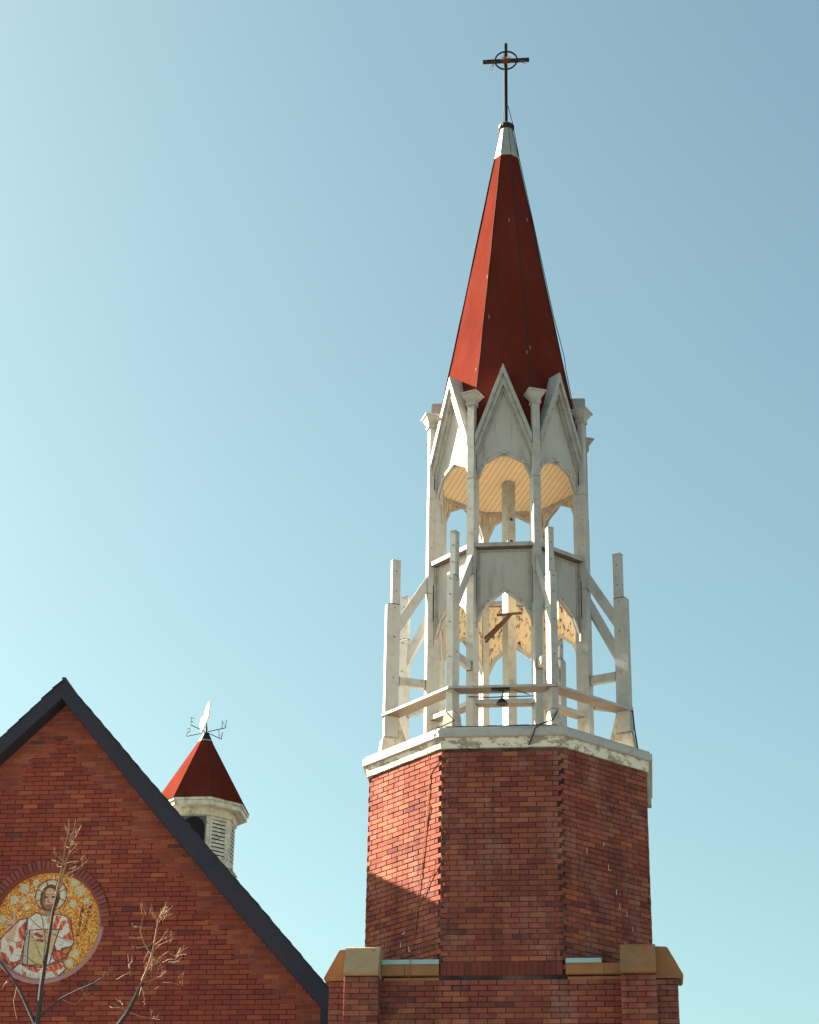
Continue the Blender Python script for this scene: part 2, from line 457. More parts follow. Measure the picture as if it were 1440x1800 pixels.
# corner buttresses with sloping stone caps
def buttress(name_cap, O_, N_, U_, mat_):
    """U_ runs along the wall; brick pier 0.42 wide standing 0.28 proud"""
    N_, U_, O_ = Vector(N_), Vector(U_), Vector(O_)
    def pt(u, n_, z): return O_ + U_ * u + N_ * n_ + Vector((0, 0, z))
    root = MB()
    ra = [pt(-.197, -.2, GZ), pt(.197, -.2, GZ), pt(.197, .267, GZ), pt(-.197, .267, GZ)]
    root.hexa(ra + [v + Vector((0, 0, 5.87 - GZ)) for v in ra])
    br = MB()
    nC = 110
    bricks(br, pt(0, .28, 0), U_, N_, 5.86 - nC * .0677, nC, lambda i, z: [(-.21, .21)], phase=.1, jit=.0015)
    bricks(br, pt(-.21, 0, 0), N_, -U_, 5.86 - nC * .0677, nC, lambda i, z: [(-.05, .276)], phase=.05, jit=.0015)
    bricks(br, pt(.21, 0, 0), N_, U_, 5.86 - nC * .0677, nC, lambda i, z: [(-.05, .276)], phase=.05, jit=.0015)
    o = P(root, 'buttress', 'mortar_tower')
    br.build('brickwork', 'brick_tower', o, OFF, False)
    c_ = MB()
    prof = [(-.25, 5.868), (.325, 5.868), (.345, 5.885), (.345, 5.91), (.17, 6.235), (.15, 6.25), (-.25, 6.27)]
    k = len(c_.v)
    for u in (-.213, .213):
        c_.v += [tuple(pt(u, n_, z)) for n_, z in prof]
    q = len(prof)
    c_.f.append(tuple(range(k, k + q))); c_.mi.append(0)
    c_.f.append(tuple(range(k + 2 * q - 1, k + q - 1, -1))); c_.mi.append(0)
    for i in range(q):
        j = (i + 1) % q
        c_.f.append((k + j, k + i, k + q + i, k + q + j)); c_.mi.append(0)
    c_.build(name_cap, mat_, o, OFF)
bx = 1.665
buttress('stone_cap', (-1.70, -HB, 0), (0, -1, 0), (1, 0, 0), 'stone_grey')
buttress('stone_cap', (1.655, -HB, 0), (0, -1, 0), (1, 0, 0), 'stone')
buttress('stone_cap', (-HB, -1.66, 0), (-1, 0, 0), (0, -1, 0), 'stone')
buttress('stone_cap', (HB, -1.66, 0), (1, 0, 0), (0, 1, 0), 'stone')
# white repointing that shows as broken steps low on the right and left faces
def steps(k, segs):
    a = R(45 * k); N_ = Vector((math.sin(a), -math.cos(a), 0)); U_ = Vector((math.cos(a), math.sin(a), 0))
    for (u, z, n_) in segs:
        ck = MB()
        for j in range(n_):
            hh = rnd.choice((.06, .065, .13)); ww = rnd.choice((.008, .015, .05)) * rnd.choice((-1, 1, 1))
            c0 = N_ * (AP - .001)
            p = c0 + U_ * u + Vector((0, 0, z)); q = p - Vector((0, 0, hh)); w_ = q + U_ * ww
            ck.bar(p, q - Vector((0, 0, .004)), rnd.uniform(.005, .011), .006, 0, N_)
            ck.bar(q, w_, .006, rnd.uniform(.005, .010), 0)
            u += ww; z -= hh
        P(ck, 'mortar_joint', 'caulk')
steps(1, [(-.35, 7.6, 1), (-.05, 7.72, 1), (.02, 7.45, 1), (.15, 7.15, 1), (.2, 6.98, 1), (.33, 6.9, 1), (.42, 6.72, 1), (.28, 6.5, 1), (.5, 6.5, 1)])
steps(-1, [(.05, 6.65, 1), (-.02, 6.48, 1), (.15, 6.4, 1)])

# cornice
fz = MB(); fz.ring([(RB + .028, 8.85), (RB + .045, 8.98), (RB + .045, 9.02), (RB - .3, 9.02), (RB - .3, 8.85)], 22.5)
P(fz, 'frieze', 'frieze')
fa = MB(); fa.ring([(2.075, 8.985), (2.09, 8.995), (2.09, 9.085), (1.7, 9.085), (1.7, 8.985)], 22.5)
fa.ring([(2.055, 9.086), (2.055, 9.122), (1.9, 9.125), (1.9, 9.086)], 22.5)
P(fa, 'cornice', 'white')
dk = MB(); dk.ring([(2.02, 9.05), (2.02, 9.127), (1.4, 9.15), (.01, 9.16), (.01, 9.05)], 22.5)
P(dk, 'deck', 'deck')
mb_ = MB()
for i in range(24):
    u0 = -.72 + i * .06
    mb_.box(u0, u0 + .06, -1.86, -1.80, 9.124, 9.150 + rnd.uniform(0, .006))
P(mb_, 'membrane_upstand', 'membrane')
cb = MB(); cb.box(1.851, 1.90, -.72, -.56, 8.42, 8.984)
P(cb, 'corner_board', 'trim')

# ---- belfry columns
def dots(mb, mi, x, y, zs, ax, r=.008):
    for z in zs:
        if ax == 'y': mb.box(x - r, x + r, y - .003, y + .004, z - r, z + r, mi)
        else: mb.box(y - .003, y + .004, x - r, x + r, z - r, z + r, mi)
col = MB()
col.box(-.055, .055, -1.225, -1.14, 9.14, 13.10)
col.box(-.052, .052, -1.221, -1.136, 13.106, 14.30)
col.box(-.046, .046, -1.136, -1.04, 9.14, 13.58)
dots(col, 1, .0, -1.224, [9.9, 10.7, 12.25, 12.62], 'y', .006)
dots(col, 1, -1.18, .054, [10.15, 10.9, 12.32, 12.8], 'x', .0065)
dots(col, 1, -1.18, -.0545, [10.1, 11.05, 12.3, 12.7], 'x', .0065)
col.box(-.0555, .0555, -1.226, -1.139, 13.1, 13.106, 1)
for s_ in (-1, 1):       # open joints beside the panels
    col.box(min(s_ * .051, s_ * .0575), max(s_ * .051, s_ * .0575), -1.150, -1.138, 11.2, 11.75, 1)
    col.box(min(s_ * .049, s_ * .055), max(s_ * .049, s_ * .055), -1.148, -1.134, 13.25, 13.9, 1)
col.box(-.0565, .0565, -1.2265, -1.16, 11.62, 11.626, 1)
column = P(col, 'column', ['white', 'hole'])
cp = MB()
def taper(mb, cy, z0, z1, a, b, mi=0):
    mb.hexa([(-a, cy - a, z0), (a, cy - a, z0), (a, cy + a, z0), (-a, cy + a, z0), (-b, cy - b, z1), (b, cy - b, z1), (b, cy + b, z1), (-b, cy + b, z1)], mi)
taper(cp, -1.18, 14.26, 14.32, .066, .068); taper(cp, -1.18, 14.323, 14.43, .06, .118); taper(cp, -1.18, 14.432, 14.458, .128, .13); taper(cp, -1.18, 14.459, 14.50, .125, .02)
cp.build('cap', 'trim', column, OFF)
bs = MB(); bs.box(-.07, .07, -1.235, -1.125, 9.13, 9.40)
bs.build('column_foot', 'white_low', column, OFF)
around(column, 0, VERTS)

# ---- upper gables
A0 = 1.03                       # plane of the panels
W = .405
def band(mb, za, zb, slope, y0, y1, mi=0):
    for s_ in (-1, 1):
        pts = [(0, zb), (0, za), (s_ * W, za - slope * W), (s_ * W, zb - slope * W)]
        if s_ > 0: pts = pts[::-1]
        mb.prism(pts, -y1, -y0, mi)
gp = MB()
arch_u = [(-.395, 13.06), (-.265, 13.375), (0, 13.53), (.265, 13.375), (.395, 13.06)]
panel = [(-.43, 13.06)] + arch_u + [(.43, 13.06), (.43, 13.42), (0, 14.60), (-.43, 13.42)]
def split_panel(mb, out_l, arch, y0, y1, mi, back):
    # two halves so that each outline stays simple for the mesher
    mb.prism(out_l, y0, y1, mi, back)
lft = [(-.43, 13.06), (-.395, 13.06), (-.265, 13.375), (0, 13.53), (0, 14.62), (-.43, 13.42)]
rgt = [(-x, z) for x, z in lft[::-1]]
gp.prism(lft, -A0, -A0 + .03, 0, 1); gp.prism(rgt, -A0, -A0 + .03, 0, 1)
gable = P(gp, 'gable', ['stucco', 'ceiling'])
tr = MB()
band(tr, 14.92, 14.775, 2.83, A0 - .02, A0 + .115)
band(tr, 14.765, 14.60, 2.83, A0 - .02, A0 + .085)
band(tr, 14.592, 14.52, 2.83, A0 - .005, A0 + .045)
for s_ in (-1, 1):
    for t_ in (.14, .30):
        z_ = 14.69 - 2.83 * t_; x_ = s_ * t_
        tr.box(x_ - .005, x_ + .005, -A0 - .089, -A0 - .08, z_ - .005, z_ + .005, 1)
        z_ = 14.85 - 2.83 * (t_ + .02)
        tr.box(x_ - .0045, x_ + .0045, -A0 - .119, -A0 - .11, z_ - .0045, z_ + .0045, 1)
tr.build('gable_trim', ['trim', 'hole'], gable, OFF)
hd = MB()
for s_ in (-1, 1):
    e_ = .02
    a_, b_ = (0, 14.935), (s_ * (W + .004), 14.935 - 2.83 * W)
    pts = [a_, (0, 14.90), (b_[0], b_[1] - .035), b_]
    if s_ > 0: pts = pts[::-1]
    hd.prism(pts, -A0 - .105, -.72)
hd.build('gable_roof', 'white', gable, OFF)
def archtrim(mb, pts, w, y0, y1, mi=0, bolts=None):
    def off_(p, q):
        dx, dz = q[0] - p[0], q[1] - p[1]; L_ = math.hypot(dx, dz); return (-dz / L_ * w, dx / L_ * w)
    ns = [off_(pts[i], pts[i + 1]) for i in range(len(pts) - 1)]
    for i in range(len(pts) - 1):
        p, q = pts[i], pts[i + 1]
        n0 = ns[i] if i == 0 else tuple((ns[i][j] + ns[i - 1][j]) / (1 + (ns[i][0] * ns[i - 1][0] + ns[i][1] * ns[i - 1][1]) / w / w) for j in (0, 1))
        n1 = ns[i] if i == len(ns) - 1 else tuple((ns[i][j] + ns[i + 1][j]) / (1 + (ns[i][0] * ns[i + 1][0] + ns[i][1] * ns[i + 1][1]) / w / w) for j in (0, 1))
        mb.prism([p, q, (q[0] + n1[0], q[1] + n1[1]), (p[0] + n0[0], p[1] + n0[1])], y0, y1, mi)
        if bolts is not None:
            for f_ in (.15, .85):
                bx_, bz_ = p[0] + (q[0] - p[0]) * f_ + ns[i][0] * .5, p[1] + (q[1] - p[1]) * f_ + ns[i][1] * .5
                mb.box(bx_ - .007, bx_ + .007, y0 - .003, y0 + .002, bz_ - .007, bz_ + .007, bolts)
at_ = MB(); archtrim(at_, arch_u, .038, -A0 - .018, -A0 + .05, 0, 1)
at_.build('arch_trim', ['white', 'hole'], gable, OFF)
around(gable, 0, FACES)

# ---- lower ring of panels
lp = MB()
arch_l = [(-.395, 10.90), (-.25, 11.20), (0, 11.40), (.25, 11.20), (.395, 10.90)]
lft = [(-.43, 10.80), (-.395, 10.80), (-.395, 10.90), (-.25, 11.20), (0, 11.40), (0, 12.03), (-.43, 12.03)]
rgt = [(-x, z) for x, z in lft[::-1]]
lp.prism(lft, -A0, -A0 + .03, 0, 1); lp.prism(rgt, -A0, -A0 + .03, 0, 1)
lpan = P(lp, 'lower_panel', ['stucco', 'peel'])
lt_ = MB()
archtrim(lt_, arch_l, .04, -A0 - .022, -A0 + .05, 0, 1)
lt_.build('arch_trim', ['white', 'hole'], lpan, OFF)
jt = MB()
for s_ in (-1, 1):
    jt.box(min(s_ * .33, s_ * .36), max(s_ * .33, s_ * .36), -A0 - .012, -A0 + .0, 11.13, 12.0)
    jt.box(min(s_ * .368, s_ * .42), max(s_ * .368, s_ * .42), -A0 - .04, -A0 + .0, 10.85, 12.0)
jt.box(-.33, .33, -A0 - .012, -A0, 11.985, 12.008)
jt.build('panel_frame', 'trim', lpan, OFF)
rl = MB()
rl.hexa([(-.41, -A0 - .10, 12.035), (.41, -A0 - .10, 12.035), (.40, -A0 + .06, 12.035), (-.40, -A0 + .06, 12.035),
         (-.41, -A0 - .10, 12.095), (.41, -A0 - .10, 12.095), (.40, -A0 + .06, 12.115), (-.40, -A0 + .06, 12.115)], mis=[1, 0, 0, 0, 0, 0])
rl.build('top_rail', ['trim', 'underside'], lpan, OFF)
around(lpan, 0, FACES)

# ---- inner low rail and outer deck rail, one board per side
def rail_board(name, ro, ri, z, th):
    q = MB(); k_ = math.tan(R(22.5)); ao, ai = ro * math.cos(R(22.5)), ri * math.cos(R(22.5)); g_ = .004
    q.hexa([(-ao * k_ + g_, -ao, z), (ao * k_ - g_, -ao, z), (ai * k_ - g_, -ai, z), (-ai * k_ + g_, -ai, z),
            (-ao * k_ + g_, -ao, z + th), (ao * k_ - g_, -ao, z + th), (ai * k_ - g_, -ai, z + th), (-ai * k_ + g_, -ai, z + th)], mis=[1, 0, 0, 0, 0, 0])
    o = P(q, name, ['white', 'underside']); around(o, 0, FACES)
rail_board('deck_rail', 1.845, 1.60, 9.735, .034)
rail_board('inner_rail', 1.20, 1.03, 9.735, .06)

# ---- outer stepped posts with their ties and braces
po = MB()
po.box(-.048, .048, -1.812, -1.62, 9.42, 11.385)
po.hexa([(-.048, -1.812, 11.385), (.048, -1.812, 11.385), (.048, -1.62, 11.385), (-.048, -1.62, 11.385), (-.04, -1.75, 11.41), (.04, -1.75, 11.41), (.04, -1.62, 11.41), (-.04, -1.62, 11.41)])
po.box(-.041, .041, -1.742, -1.622, 11.41, 12.06)
dots(po, 1, .0, -1.811, [10.2, 10.7, 11.1, 11.33], 'y'); dots(po, 1, .0, -1.741, [11.6, 11.85], 'y')
for yy in (-1.70,):
    dots(po, 1, yy, .0475, [10.3, 10.9, 11.34], 'x'); dots(po, 1, yy, -.0475, [10.3, 10.9, 11.34], 'x')
    dots(po, 1, -1.68, .0405, [11.6, 11.9], 'x'); dots(po, 1, -1.68, -.0405, [11.6, 11.9], 'x')
for (z_, w_, ya, yb) in ((11.398, .0455, -1.785, -1.618), (9.428, .053, -1.818, -1.612)):
    for i in range(7):      # open joints, black with dirt, a little uneven
        y0_ = ya + (yb - ya) * i / 7; y1_ = ya + (yb - ya) * (i + 1) / 7; dz_ = rnd.uniform(-.004, .004)
        po.box(-w_, w_, y0_, y1_, z_ - .006 + dz_, z_ + .006 + dz_, 1)
post = P(po, 'post', ['white', 'hole'])
tp = MB(); tp.box(-.044, .044, -1.746, -1.618, 12.061, 12.075); tp.build('post_top', 'trim', post, OFF)
ft = MB()
ft.hexa([(-.075, -1.875, 9.12), (.075, -1.875, 9.12), (.075, -1.58, 9.12), (-.075, -1.58, 9.12), (-.066, -1.835, 9.40), (.066, -1.835, 9.40), (.066, -1.60, 9.40), (-.066, -1.60, 9.40)])
ft.hexa([(-.066, -1.835, 9.40), (.066, -1.835, 9.40), (.066, -1.60, 9.40), (-.066, -1.60, 9.40), (-.05, -1.814, 9.435), (.05, -1.814, 9.435), (.05, -1.618, 9.435), (-.05, -1.618, 9.435)])
ft.prism([(0, 0)] * 0 or [(-.0, 0)], 0, 0) if False else None
ft.build('post_foot', 'white_low', post, OFF)
ws = MB()      # sloping stay behind the foot
ws.hexa([(-.02, -1.58, 9.13), (.02, -1.58, 9.13), (.02, -1.44, 9.13), (-.02, -1.44, 9.13), (-.02, -1.622, 9.73), (.02, -1.622, 9.73), (.02, -1.60, 9.73), (-.02, -1.60, 9.73)])
ws.build('stay', 'white_low', post, OFF)
ti = MB(); ti.box(-.035, .035, -1.625, -1.215, 10.205, 10.325)
ti.box(-.043, .043, -1.632, -1.618, 10.19, 10.34); ti.box(-.043, .043, -1.232, -1.218, 10.19, 10.34)
for y_ in (-1.612, -1.238): ti.box(-.0375, .0375, y_ - .0035, y_ + .0035, 10.2, 10.33, 1)
ti.build('tie', ['trim', 'hole'], post, OFF)
bc = MB()
bc.hexa([(-.032, -1.625, 10.965), (.032, -1.625, 10.965), (.032, -1.625, 11.225), (-.032, -1.625, 11.225),
         (-.032, -1.215, 11.665), (.032, -1.215, 11.665), (.032, -1.215, 11.925), (-.032, -1.215, 11.925)])
bc.build('brace', 'white', post, OFF)
around(post, 0, VERTS)

# ---- inside: ceiling, king post, loose boards
ce = MB(); ce.ring([(1.07, 13.57), (1.07, 13.61), (.02, 13.61), (.02, 13.57)], 22.5)
P(ce, 'ceiling', 'ceiling')
cf = MB(); cf.ring([(1.09, 13.50), (1.09, 13.568), (1.045, 13.568), (1.045, 13.50)], 22.5); P(cf, 'ceiling_frame', 'trim')
kp = MB(); hw = .07
kp.box(-hw, hw, -hw, hw, 9.14, 13.57)
for z_ in (12.95, 12.6, 12.33): kp.box(-.02, .02, -hw - .003, -hw + .003, z_ - .022, z_ + .022, 1)
kpo = P(kp, 'king_post', ['trim', 'hole']); kpo.rotation_euler = (0, 0, R(38))
lb = MB()
lb.bar((-.33, -.30, 11.0), (.03, -.28, 11.36), .03, .035, 0); lb.bar((-.16, -.26, 11.37), (.20, -.24, 11.40), .03, .03, 0)
lb.bar((-.31, -.34, 10.93), (.06, -.32, 11.36), .02, .035, 0)
P(lb, 'loose_boards', 'wood_old')

# ---- spire
def spR(z): return .195 + (19.27 - z) * .1795
sp_ = MB()
sp_.ring([(1.072, 13.62), (1.072, 14.39), (.195, 19.27), (.01, 19.27), (.01, 13.62)], 22.5)
spire = P(sp_, 'spire', 'red')
# laid sheet on the lit side: ends raggedly above the gables
zc_ = MB(); zc_.ring([(.205, 19.25), (.205, 19.28), (.098, 19.86), (.05, 19.86), (.05, 19.25)], 22.5)
zc_.build('spire_cap', 'zinc', spire, OFF)
sm = MB()
for k in range(8):
    a = R(22.5 + 45 * k)
    p = lambda r_, z: (r_ * math.sin(a), -r_ * math.cos(a), z)
    sm.tube([p(.208, 19.28), p(.1, 19.86)], .004, 5)
sm.build('cap_seams', 'iron', spire, OFF)
cl = MB(); cl.ring([(.10, 19.84), (.125, 19.87), (.125, 19.92), (.045, 19.99), (.01, 20.0), (.01, 19.84)], 0, 16)
cl.build('collar', 'iron', spire, OFF)
rc = MB()
for k in range(8):
    a = R(22.5 + 45 * k)
    pts = []
    for i in range(15):
        z = 13.7 + (19.25 - 13.7) * i / 14
        r_ = spR(z) + .002 + rnd.uniform(-.002, .004)
        a2 = a + rnd.uniform(-.004, .004) / max(r_, .2)
        pts.append((r_ * math.sin(a2), -r_ * math.cos(a2), z))
    rc.tube(pts, .011 if k == 6 else .007, 5, 0)
rc.build('hip_bead', 'felt', spire, OFF)
lc = MB()
a = R(22.5 + 45 * 1)
def onhip(z, d=.02, da=0.): r_ = spR(z) + d; return (r_ * math.sin(a + da), -r_ * math.cos(a + da), z)
lc.tube([(.03, -.02, 20.3), (.10, -.06, 19.95), onhip(19.2), onhip(17.5), onhip(16.2), onhip(15.7, .035, .02), onhip(15.45, .042, .02), onhip(15.2, .03), onhip(14.6), onhip(14.3, .05, .04), onhip(14.1, .03)], .006, 5)
lc.build('lightning_cable', 'cable', spire, OFF)
tt = MB()
for (k, t_, z) in ((0, .12, 17.9), (0, -.3, 16.0), (1, .1, 18.0), (-1, .33, 15.05), (-1, .36, 16.8), (0, .36, 15.3), (1, -.35, 15.4), (1, .25, 15.0)):
    aa = R(45 * k); r0 = spR(z) * math.cos(R(22.5)) + .004
    N_, U_ = Vector((math.sin(aa), -math.cos(aa), 0)), Vector((math.cos(aa), math.sin(aa), 0))
    p0 = N_ * r0 + U_ * t_ * spR(z) + Vector((0, 0, z))
    tt.tube([p0, p0 + N_ * .02 + U_ * .01 + Vector((0, 0, -.03)), p0 + N_ * .012 + Vector((0, 0, -.07))], .0028, 4)
tt.build('loose_threads', 'caulk', spire, OFF)

# ------------------------------------------------------------------ cross on the spire
cz = 20.0
cross = thing('cross', 'rusty iron cross with a ring and spikes on top of the red spire', 'cross', (0, 0, cz - .02), -DEL)
oc = (0, 0, cz - .02)
q = MB(); q.box(-.022, .022, -.022, .022, 19.985, 21.56); q.build('upright', 'iron', cross, oc)
q = MB(); q.box(-.375, .375, -.027, .017, 21.185, 21.243); q.build('crossbar', 'iron', cross, oc)
q = MB(); q.tube([(.178 * math.cos(R(i * 10)), -.02, 21.214 + .178 * math.sin(R(i * 10))) for i in range(37)], .015, 6); q.build('ring', 'iron', cross, oc)
q = MB()
for i in range(26):
    a = R(i * 360 / 26 + rnd.uniform(-6, 6)); L_ = rnd.uniform(.07, .125)
    q.tube([(.02 * math.cos(a), -.03, 21.214 + .02 * math.sin(a)), (L_ * math.cos(a), -.05 + rnd.uniform(-.04, .05), 21.214 + L_ * math.sin(a))], [.006, .003], 4)
q.build('spikes', 'rust', cross, oc)
q = MB()
q.tube([(-.33, -.03, 21.24), (-.30, -.04, 21.16), (-.18, -.04, 21.19), (-.22, -.04, 21.11), (-.27, -.04, 21.04), (-.245, -.04, 21.0), (-.21, -.04, 21.05), (-.2, -.04, 21.12), (-.17, -.03, 21.2)], .005, 5)
q.tube([(.2, -.03, 21.2), (.26, -.04, 21.14), (.33, -.04, 21.105), (.325, -.04, 21.15), (.24, -.03, 21.19)], .005, 5)
q.tube([(-.03, -.04, 21.35), (-.025, -.05, 21.1), (-.028, -.03, 20.4), (-.05, -.07, 20.0), (-.11, -.11, 19.8), (-.12, -.13, 19.7), (-.10, -.15, 19.75)], .006, 5)
q.build('wire', 'rust', cross, oc)

# ------------------------------------------------------------------ lamp and cables on the deck
fl = thing('floodlight', 'small black floodlight hanging under the front deck rail of the belfry', 'floodlight', (0, 0, 9.5), -DEL)
of = (0, 0, 9.5)
q = MB(); q.box(-.14, .10, -1.70, -1.62, 9.705, 9.733); q.bar((.02, -1.66, 9.71), (-.01, -1.66, 9.58), .014, .014); q.tube([(.35, -1.5, 9.70), (.15, -1.66, 9.715), (-.05, -1.66, 9.70)], .006, 5); q.build('bracket', 'iron', fl, of)
q = MB(); q.ring([(.03, 9.585), (.045, 9.57), (.075, 9.53), (.078, 9.515), (.01, 9.52), (.01, 9.585)], 0, 12)
q.v = [(x, y - 1.66, z) for x, y, z in q.v]; q.build('lamp_head', 'iron', fl, of)
ax_ = lambda k, r_, z: (r_ * math.sin(R(22.5 + 45 * k)), -r_ * math.cos(R(22.5 + 45 * k)), z)
def cable(label, pts, r_, m_='cable', z=9.0):
    cw = MB()
    cw.tube(pts, r_, 5)
    o = cw.build('cable', m_, None, (0, 0, z)); o.location = (0, 0, z); o.rotation_euler = (0, 0, -DEL)
    o['label'] = label; o['category'] = 'cable'
cable('black wire curling from the left front post foot down to the cornice corner', [ax_(-1, 1.9, 9.40), (-.62, -1.72, 9.28), (-.78, -1.85, 9.15), (-.84, -1.90, 9.12), (-.86, -1.93, 9.0)], .008)
cable('black wire lying along the inner low rail behind the floodlight', [ax_(-1, 1.25, 9.82), (-.2, -1.16, 9.80), (.0, -1.2, 9.79), (.45, -1.13, 9.82)], .008)
cable('black wire running from the right front post over the peeling white cornice', [ax_(0, 1.9, 9.38), (.66, -1.75, 9.25), (.5, -1.93, 9.13), (.44, -1.99, 9.05), (.40, -1.93, 8.95), (.35, -1.90, 8.86)], .009)
cable('thick black cable down the foot of the rightmost belfry post', [ax_(1, 1.83, 9.78), ax_(1, 1.85, 9.5), ax_(1, 1.895, 9.14)], .010)
bw = MB()
aa = R(-45); N_, U_ = Vector((math.sin(aa), -math.cos(aa), 0)), Vector((math.cos(aa), math.sin(aa), 0))
fp = lambda u, z, d=.012: N_ * (AP + d) + U_ * u + Vector((0, 0, z))
bw.tube([fp(.66, 9.13, .13), fp(.62, 9.08, .13), fp(.60, 8.98, .12), fp(.58, 8.84, .09), fp(.55, 8.6), fp(.50, 8.2), fp(.47, 7.9), fp(.43, 7.6), fp(.38, 7.3), fp(.33, 7.0), fp(.32, 6.88)], .0052, 5)
bw.tube([fp(.55, 8.15), fp(.48, 7.9), fp(.45, 7.8)], .0052, 5)
bw.tube([fp(.76, 7.42, .03), fp(.6, 7.22), fp(.45, 7.0), fp(.32, 6.86), fp(.3, 6.7), fp(.25, 6.4), fp(.18, 6.2, .05), (-1.12, -HB - .06, 6.12), (-1.13, -HB - .06, 5.98), (-1.14, -HB - .045, 5.9)], .0052, 5)
o = bw.build('cable', 'brown_cable', None, (0, 0, 6.0)); o.location = (0, 0, 6.0); o.rotation_euler = (0, 0, -DEL)
o['label'] = 'thin brown cable hanging down the sunlit left brick face of the tower'; o['category'] = 'cable'

# ------------------------------------------------------------------ church with the gable
church = thing('church', 'red brick church gable with dark navy bargeboards and slate roof', 'church', (-6.4, .319, GZ), -DEL)
church.location = Matrix.Rotation(-DEL, 3, 'Z') @ Vector((-6.4, .319, 0)) + Vector((0, 0, GZ))
OC = (-6.4, .319, GZ)
def C(mb, name, mats, parent=None, fix=True): return mb.build(name, mats, parent or church, OC, fix)
YF = .319
PK = (-6.405, 10.69)
outer_r = [PK, (-4.94, 9.03), (-3.62, 7.575), (-2.535, 6.35), (-2.0, 5.745)]
inner_r = [(-6.40, 10.405), (-6.135, 10.09), (-4.90, 8.63), (-4.05, 7.64), (-3.03, 6.56), (-2.0, 5.40)]
outer_l = [PK, (-7.26, 9.795), (-8.9, 8.06), (-10.8, 6.05)]
inner_l = [(-6.40, 10.405), (-7.235, 9.56), (-8.9, 7.80), (-10.8, 5.78)]
def lin(pts, x):
    pts = sorted(pts)
    for (a, b), (c, d) in zip(pts, pts[1:]):
        if a <= x <= c: return b + (d - b) * (x - a) / (c - a)
    return pts[0][1] if x < pts[0][0] else pts[-1][1]
def linx(pts, z):
    pts = sorted(pts, key=lambda p: p[1])
    for (a, b), (c, d) in zip(pts, pts[1:]):
        if b <= z <= d: return a + (c - a) * (z - b) / (d - b)
    return pts[0][0] if z < pts[0][1] else pts[-1][0]
MC, MZ = -6.42, 7.195           # centre of the roundel
# wall core with a round hole
wc = MB(); yc = YF + .013
ns = 64; SQ = 1.05
circ = [(MC + .79 * math.cos(2 * math.pi * i / ns), MZ + .79 * math.sin(2 * math.pi * i / ns)) for i in range(ns)]
sqp = []
for i in range(ns):
    c_, s_ = math.cos(2 * math.pi * i / ns), math.sin(2 * math.pi * i / ns); f_ = SQ / max(abs(c_), abs(s_)); sqp.append((MC + c_ * f_, MZ + s_ * f_))
for i in range(ns):
    j = (i + 1) % ns
    wc.poly([(circ[i][0], yc, circ[i][1]), (sqp[i][0], yc, sqp[i][1]), (sqp[j][0], yc, sqp[j][1]), (circ[j][0], yc, circ[j][1])])
def quad(x0, x1, z0, z1): wc.poly([(x0, yc, z0), (x1, yc, z0), (x1, yc, z1), (x0, yc, z1)])
xl, xr = -10.5, -1.9
zt_ = MZ + SQ
quad(xl, xr, GZ, 5.3); quad(xl, xr, 5.3, MZ - SQ)
def strip(xs, zlo):
    for a, b in zip(xs, xs[1:]):
        ia, ib = (inner_l if (a + b) / 2 < -6.4 else inner_r), None
        ta, tb = lin(ia, a) + .12, lin(ia, b) + .12
        wc.poly([(a, yc, min(zlo, ta)), (b, yc, min(zlo, tb)), (b, yc, tb), (a, yc, ta)])
strip([-10.5, -8.9, MC - SQ], MZ - SQ); strip([MC + SQ, -4.9, -4.05, -3.03, -2.6], MZ - SQ)
strip([MC - SQ, -7.235, -6.4], zt_); strip([-6.4, -6.135, MC + SQ], zt_)
wc.box(-10.5, -10.3, YF + .02, 15, GZ, 5.7); wc.box(-2.3, -2.1, YF + .3, 15, GZ, 5.3)
C(wc, 'wall', 'mortar_facade')
fb = MB()
def fiv(i, z):
    a, b = linx(inner_l, z - .10) + .0, linx(inner_r, z - .10)
    if z < 5.7: a, b = -10.5, -1.9
    if z > 10.38: a, b = -6.5, -6.3
    ivs = [(a, b)]
    dz = z - MZ
    rc_ = .835 if dz > .03 else .822
    if abs(dz) < rc_:
        hw_ = math.sqrt(rc_ ** 2 - dz ** 2); ivs = [(a, MC - hw_), (MC + hw_, b)]
    return [(p, q) for p, q in ivs if q - p > .03]
nC = 177
z0 = 7.225 - 130 * .0677
bricks(fb, (0, YF, 0), (1, 0, 0), (0, -1, 0), z0, nC, fiv, phase=-6.45, L=.222, J=.008)
C(fb, 'brickwork', 'brick_facade', None, False)
# string course: a proud course with a shadow under it
sc_ = MB()
bricks(sc_, (0, YF - .028, 0), (1, 0, 0), (0, -1, 0), 7.228, 1, lambda i, z: [(linx(inner_l, z - .05), MC - .885), (MC + .885, linx(inner_r, z - .05))], phase=-6.34, L=.222, depth=.06)
C(sc_, 'string_course', 'brick_facade', None, False)
# lighter pointing under the verges, 2 mm proud of the old mortar
rp = MB()
def patch(side, xs, wlo):
    pts = inner_r if side > 0 else inner_l
    for a, b in zip(xs, xs[1:]):
        w_ = wlo + rnd.uniform(-.12, .12)
        ta, tb = lin(pts, a) + .1, lin(pts, b) + .1
        zz = min(ta, tb)
        n_ = round((zz - .1 - w_ - z0) / .0677); zl = z0 + n_ * .0677 - .01
        rp.poly([(a, YF + .0095, zl), (b, YF + .0095, zl), (b, YF + .0095, tb), (a, YF + .0095, ta)])
xs = [-6.4 + i * .11 for i in range(40)]
patch(1, [x for x in xs if x < -2.1], .42)
xs = [-6.4 - i * .11 for i in range(18)]
patch(-1, xs[::-1], .42)
C(rp, 'mortar_joint', 'mortar_light')
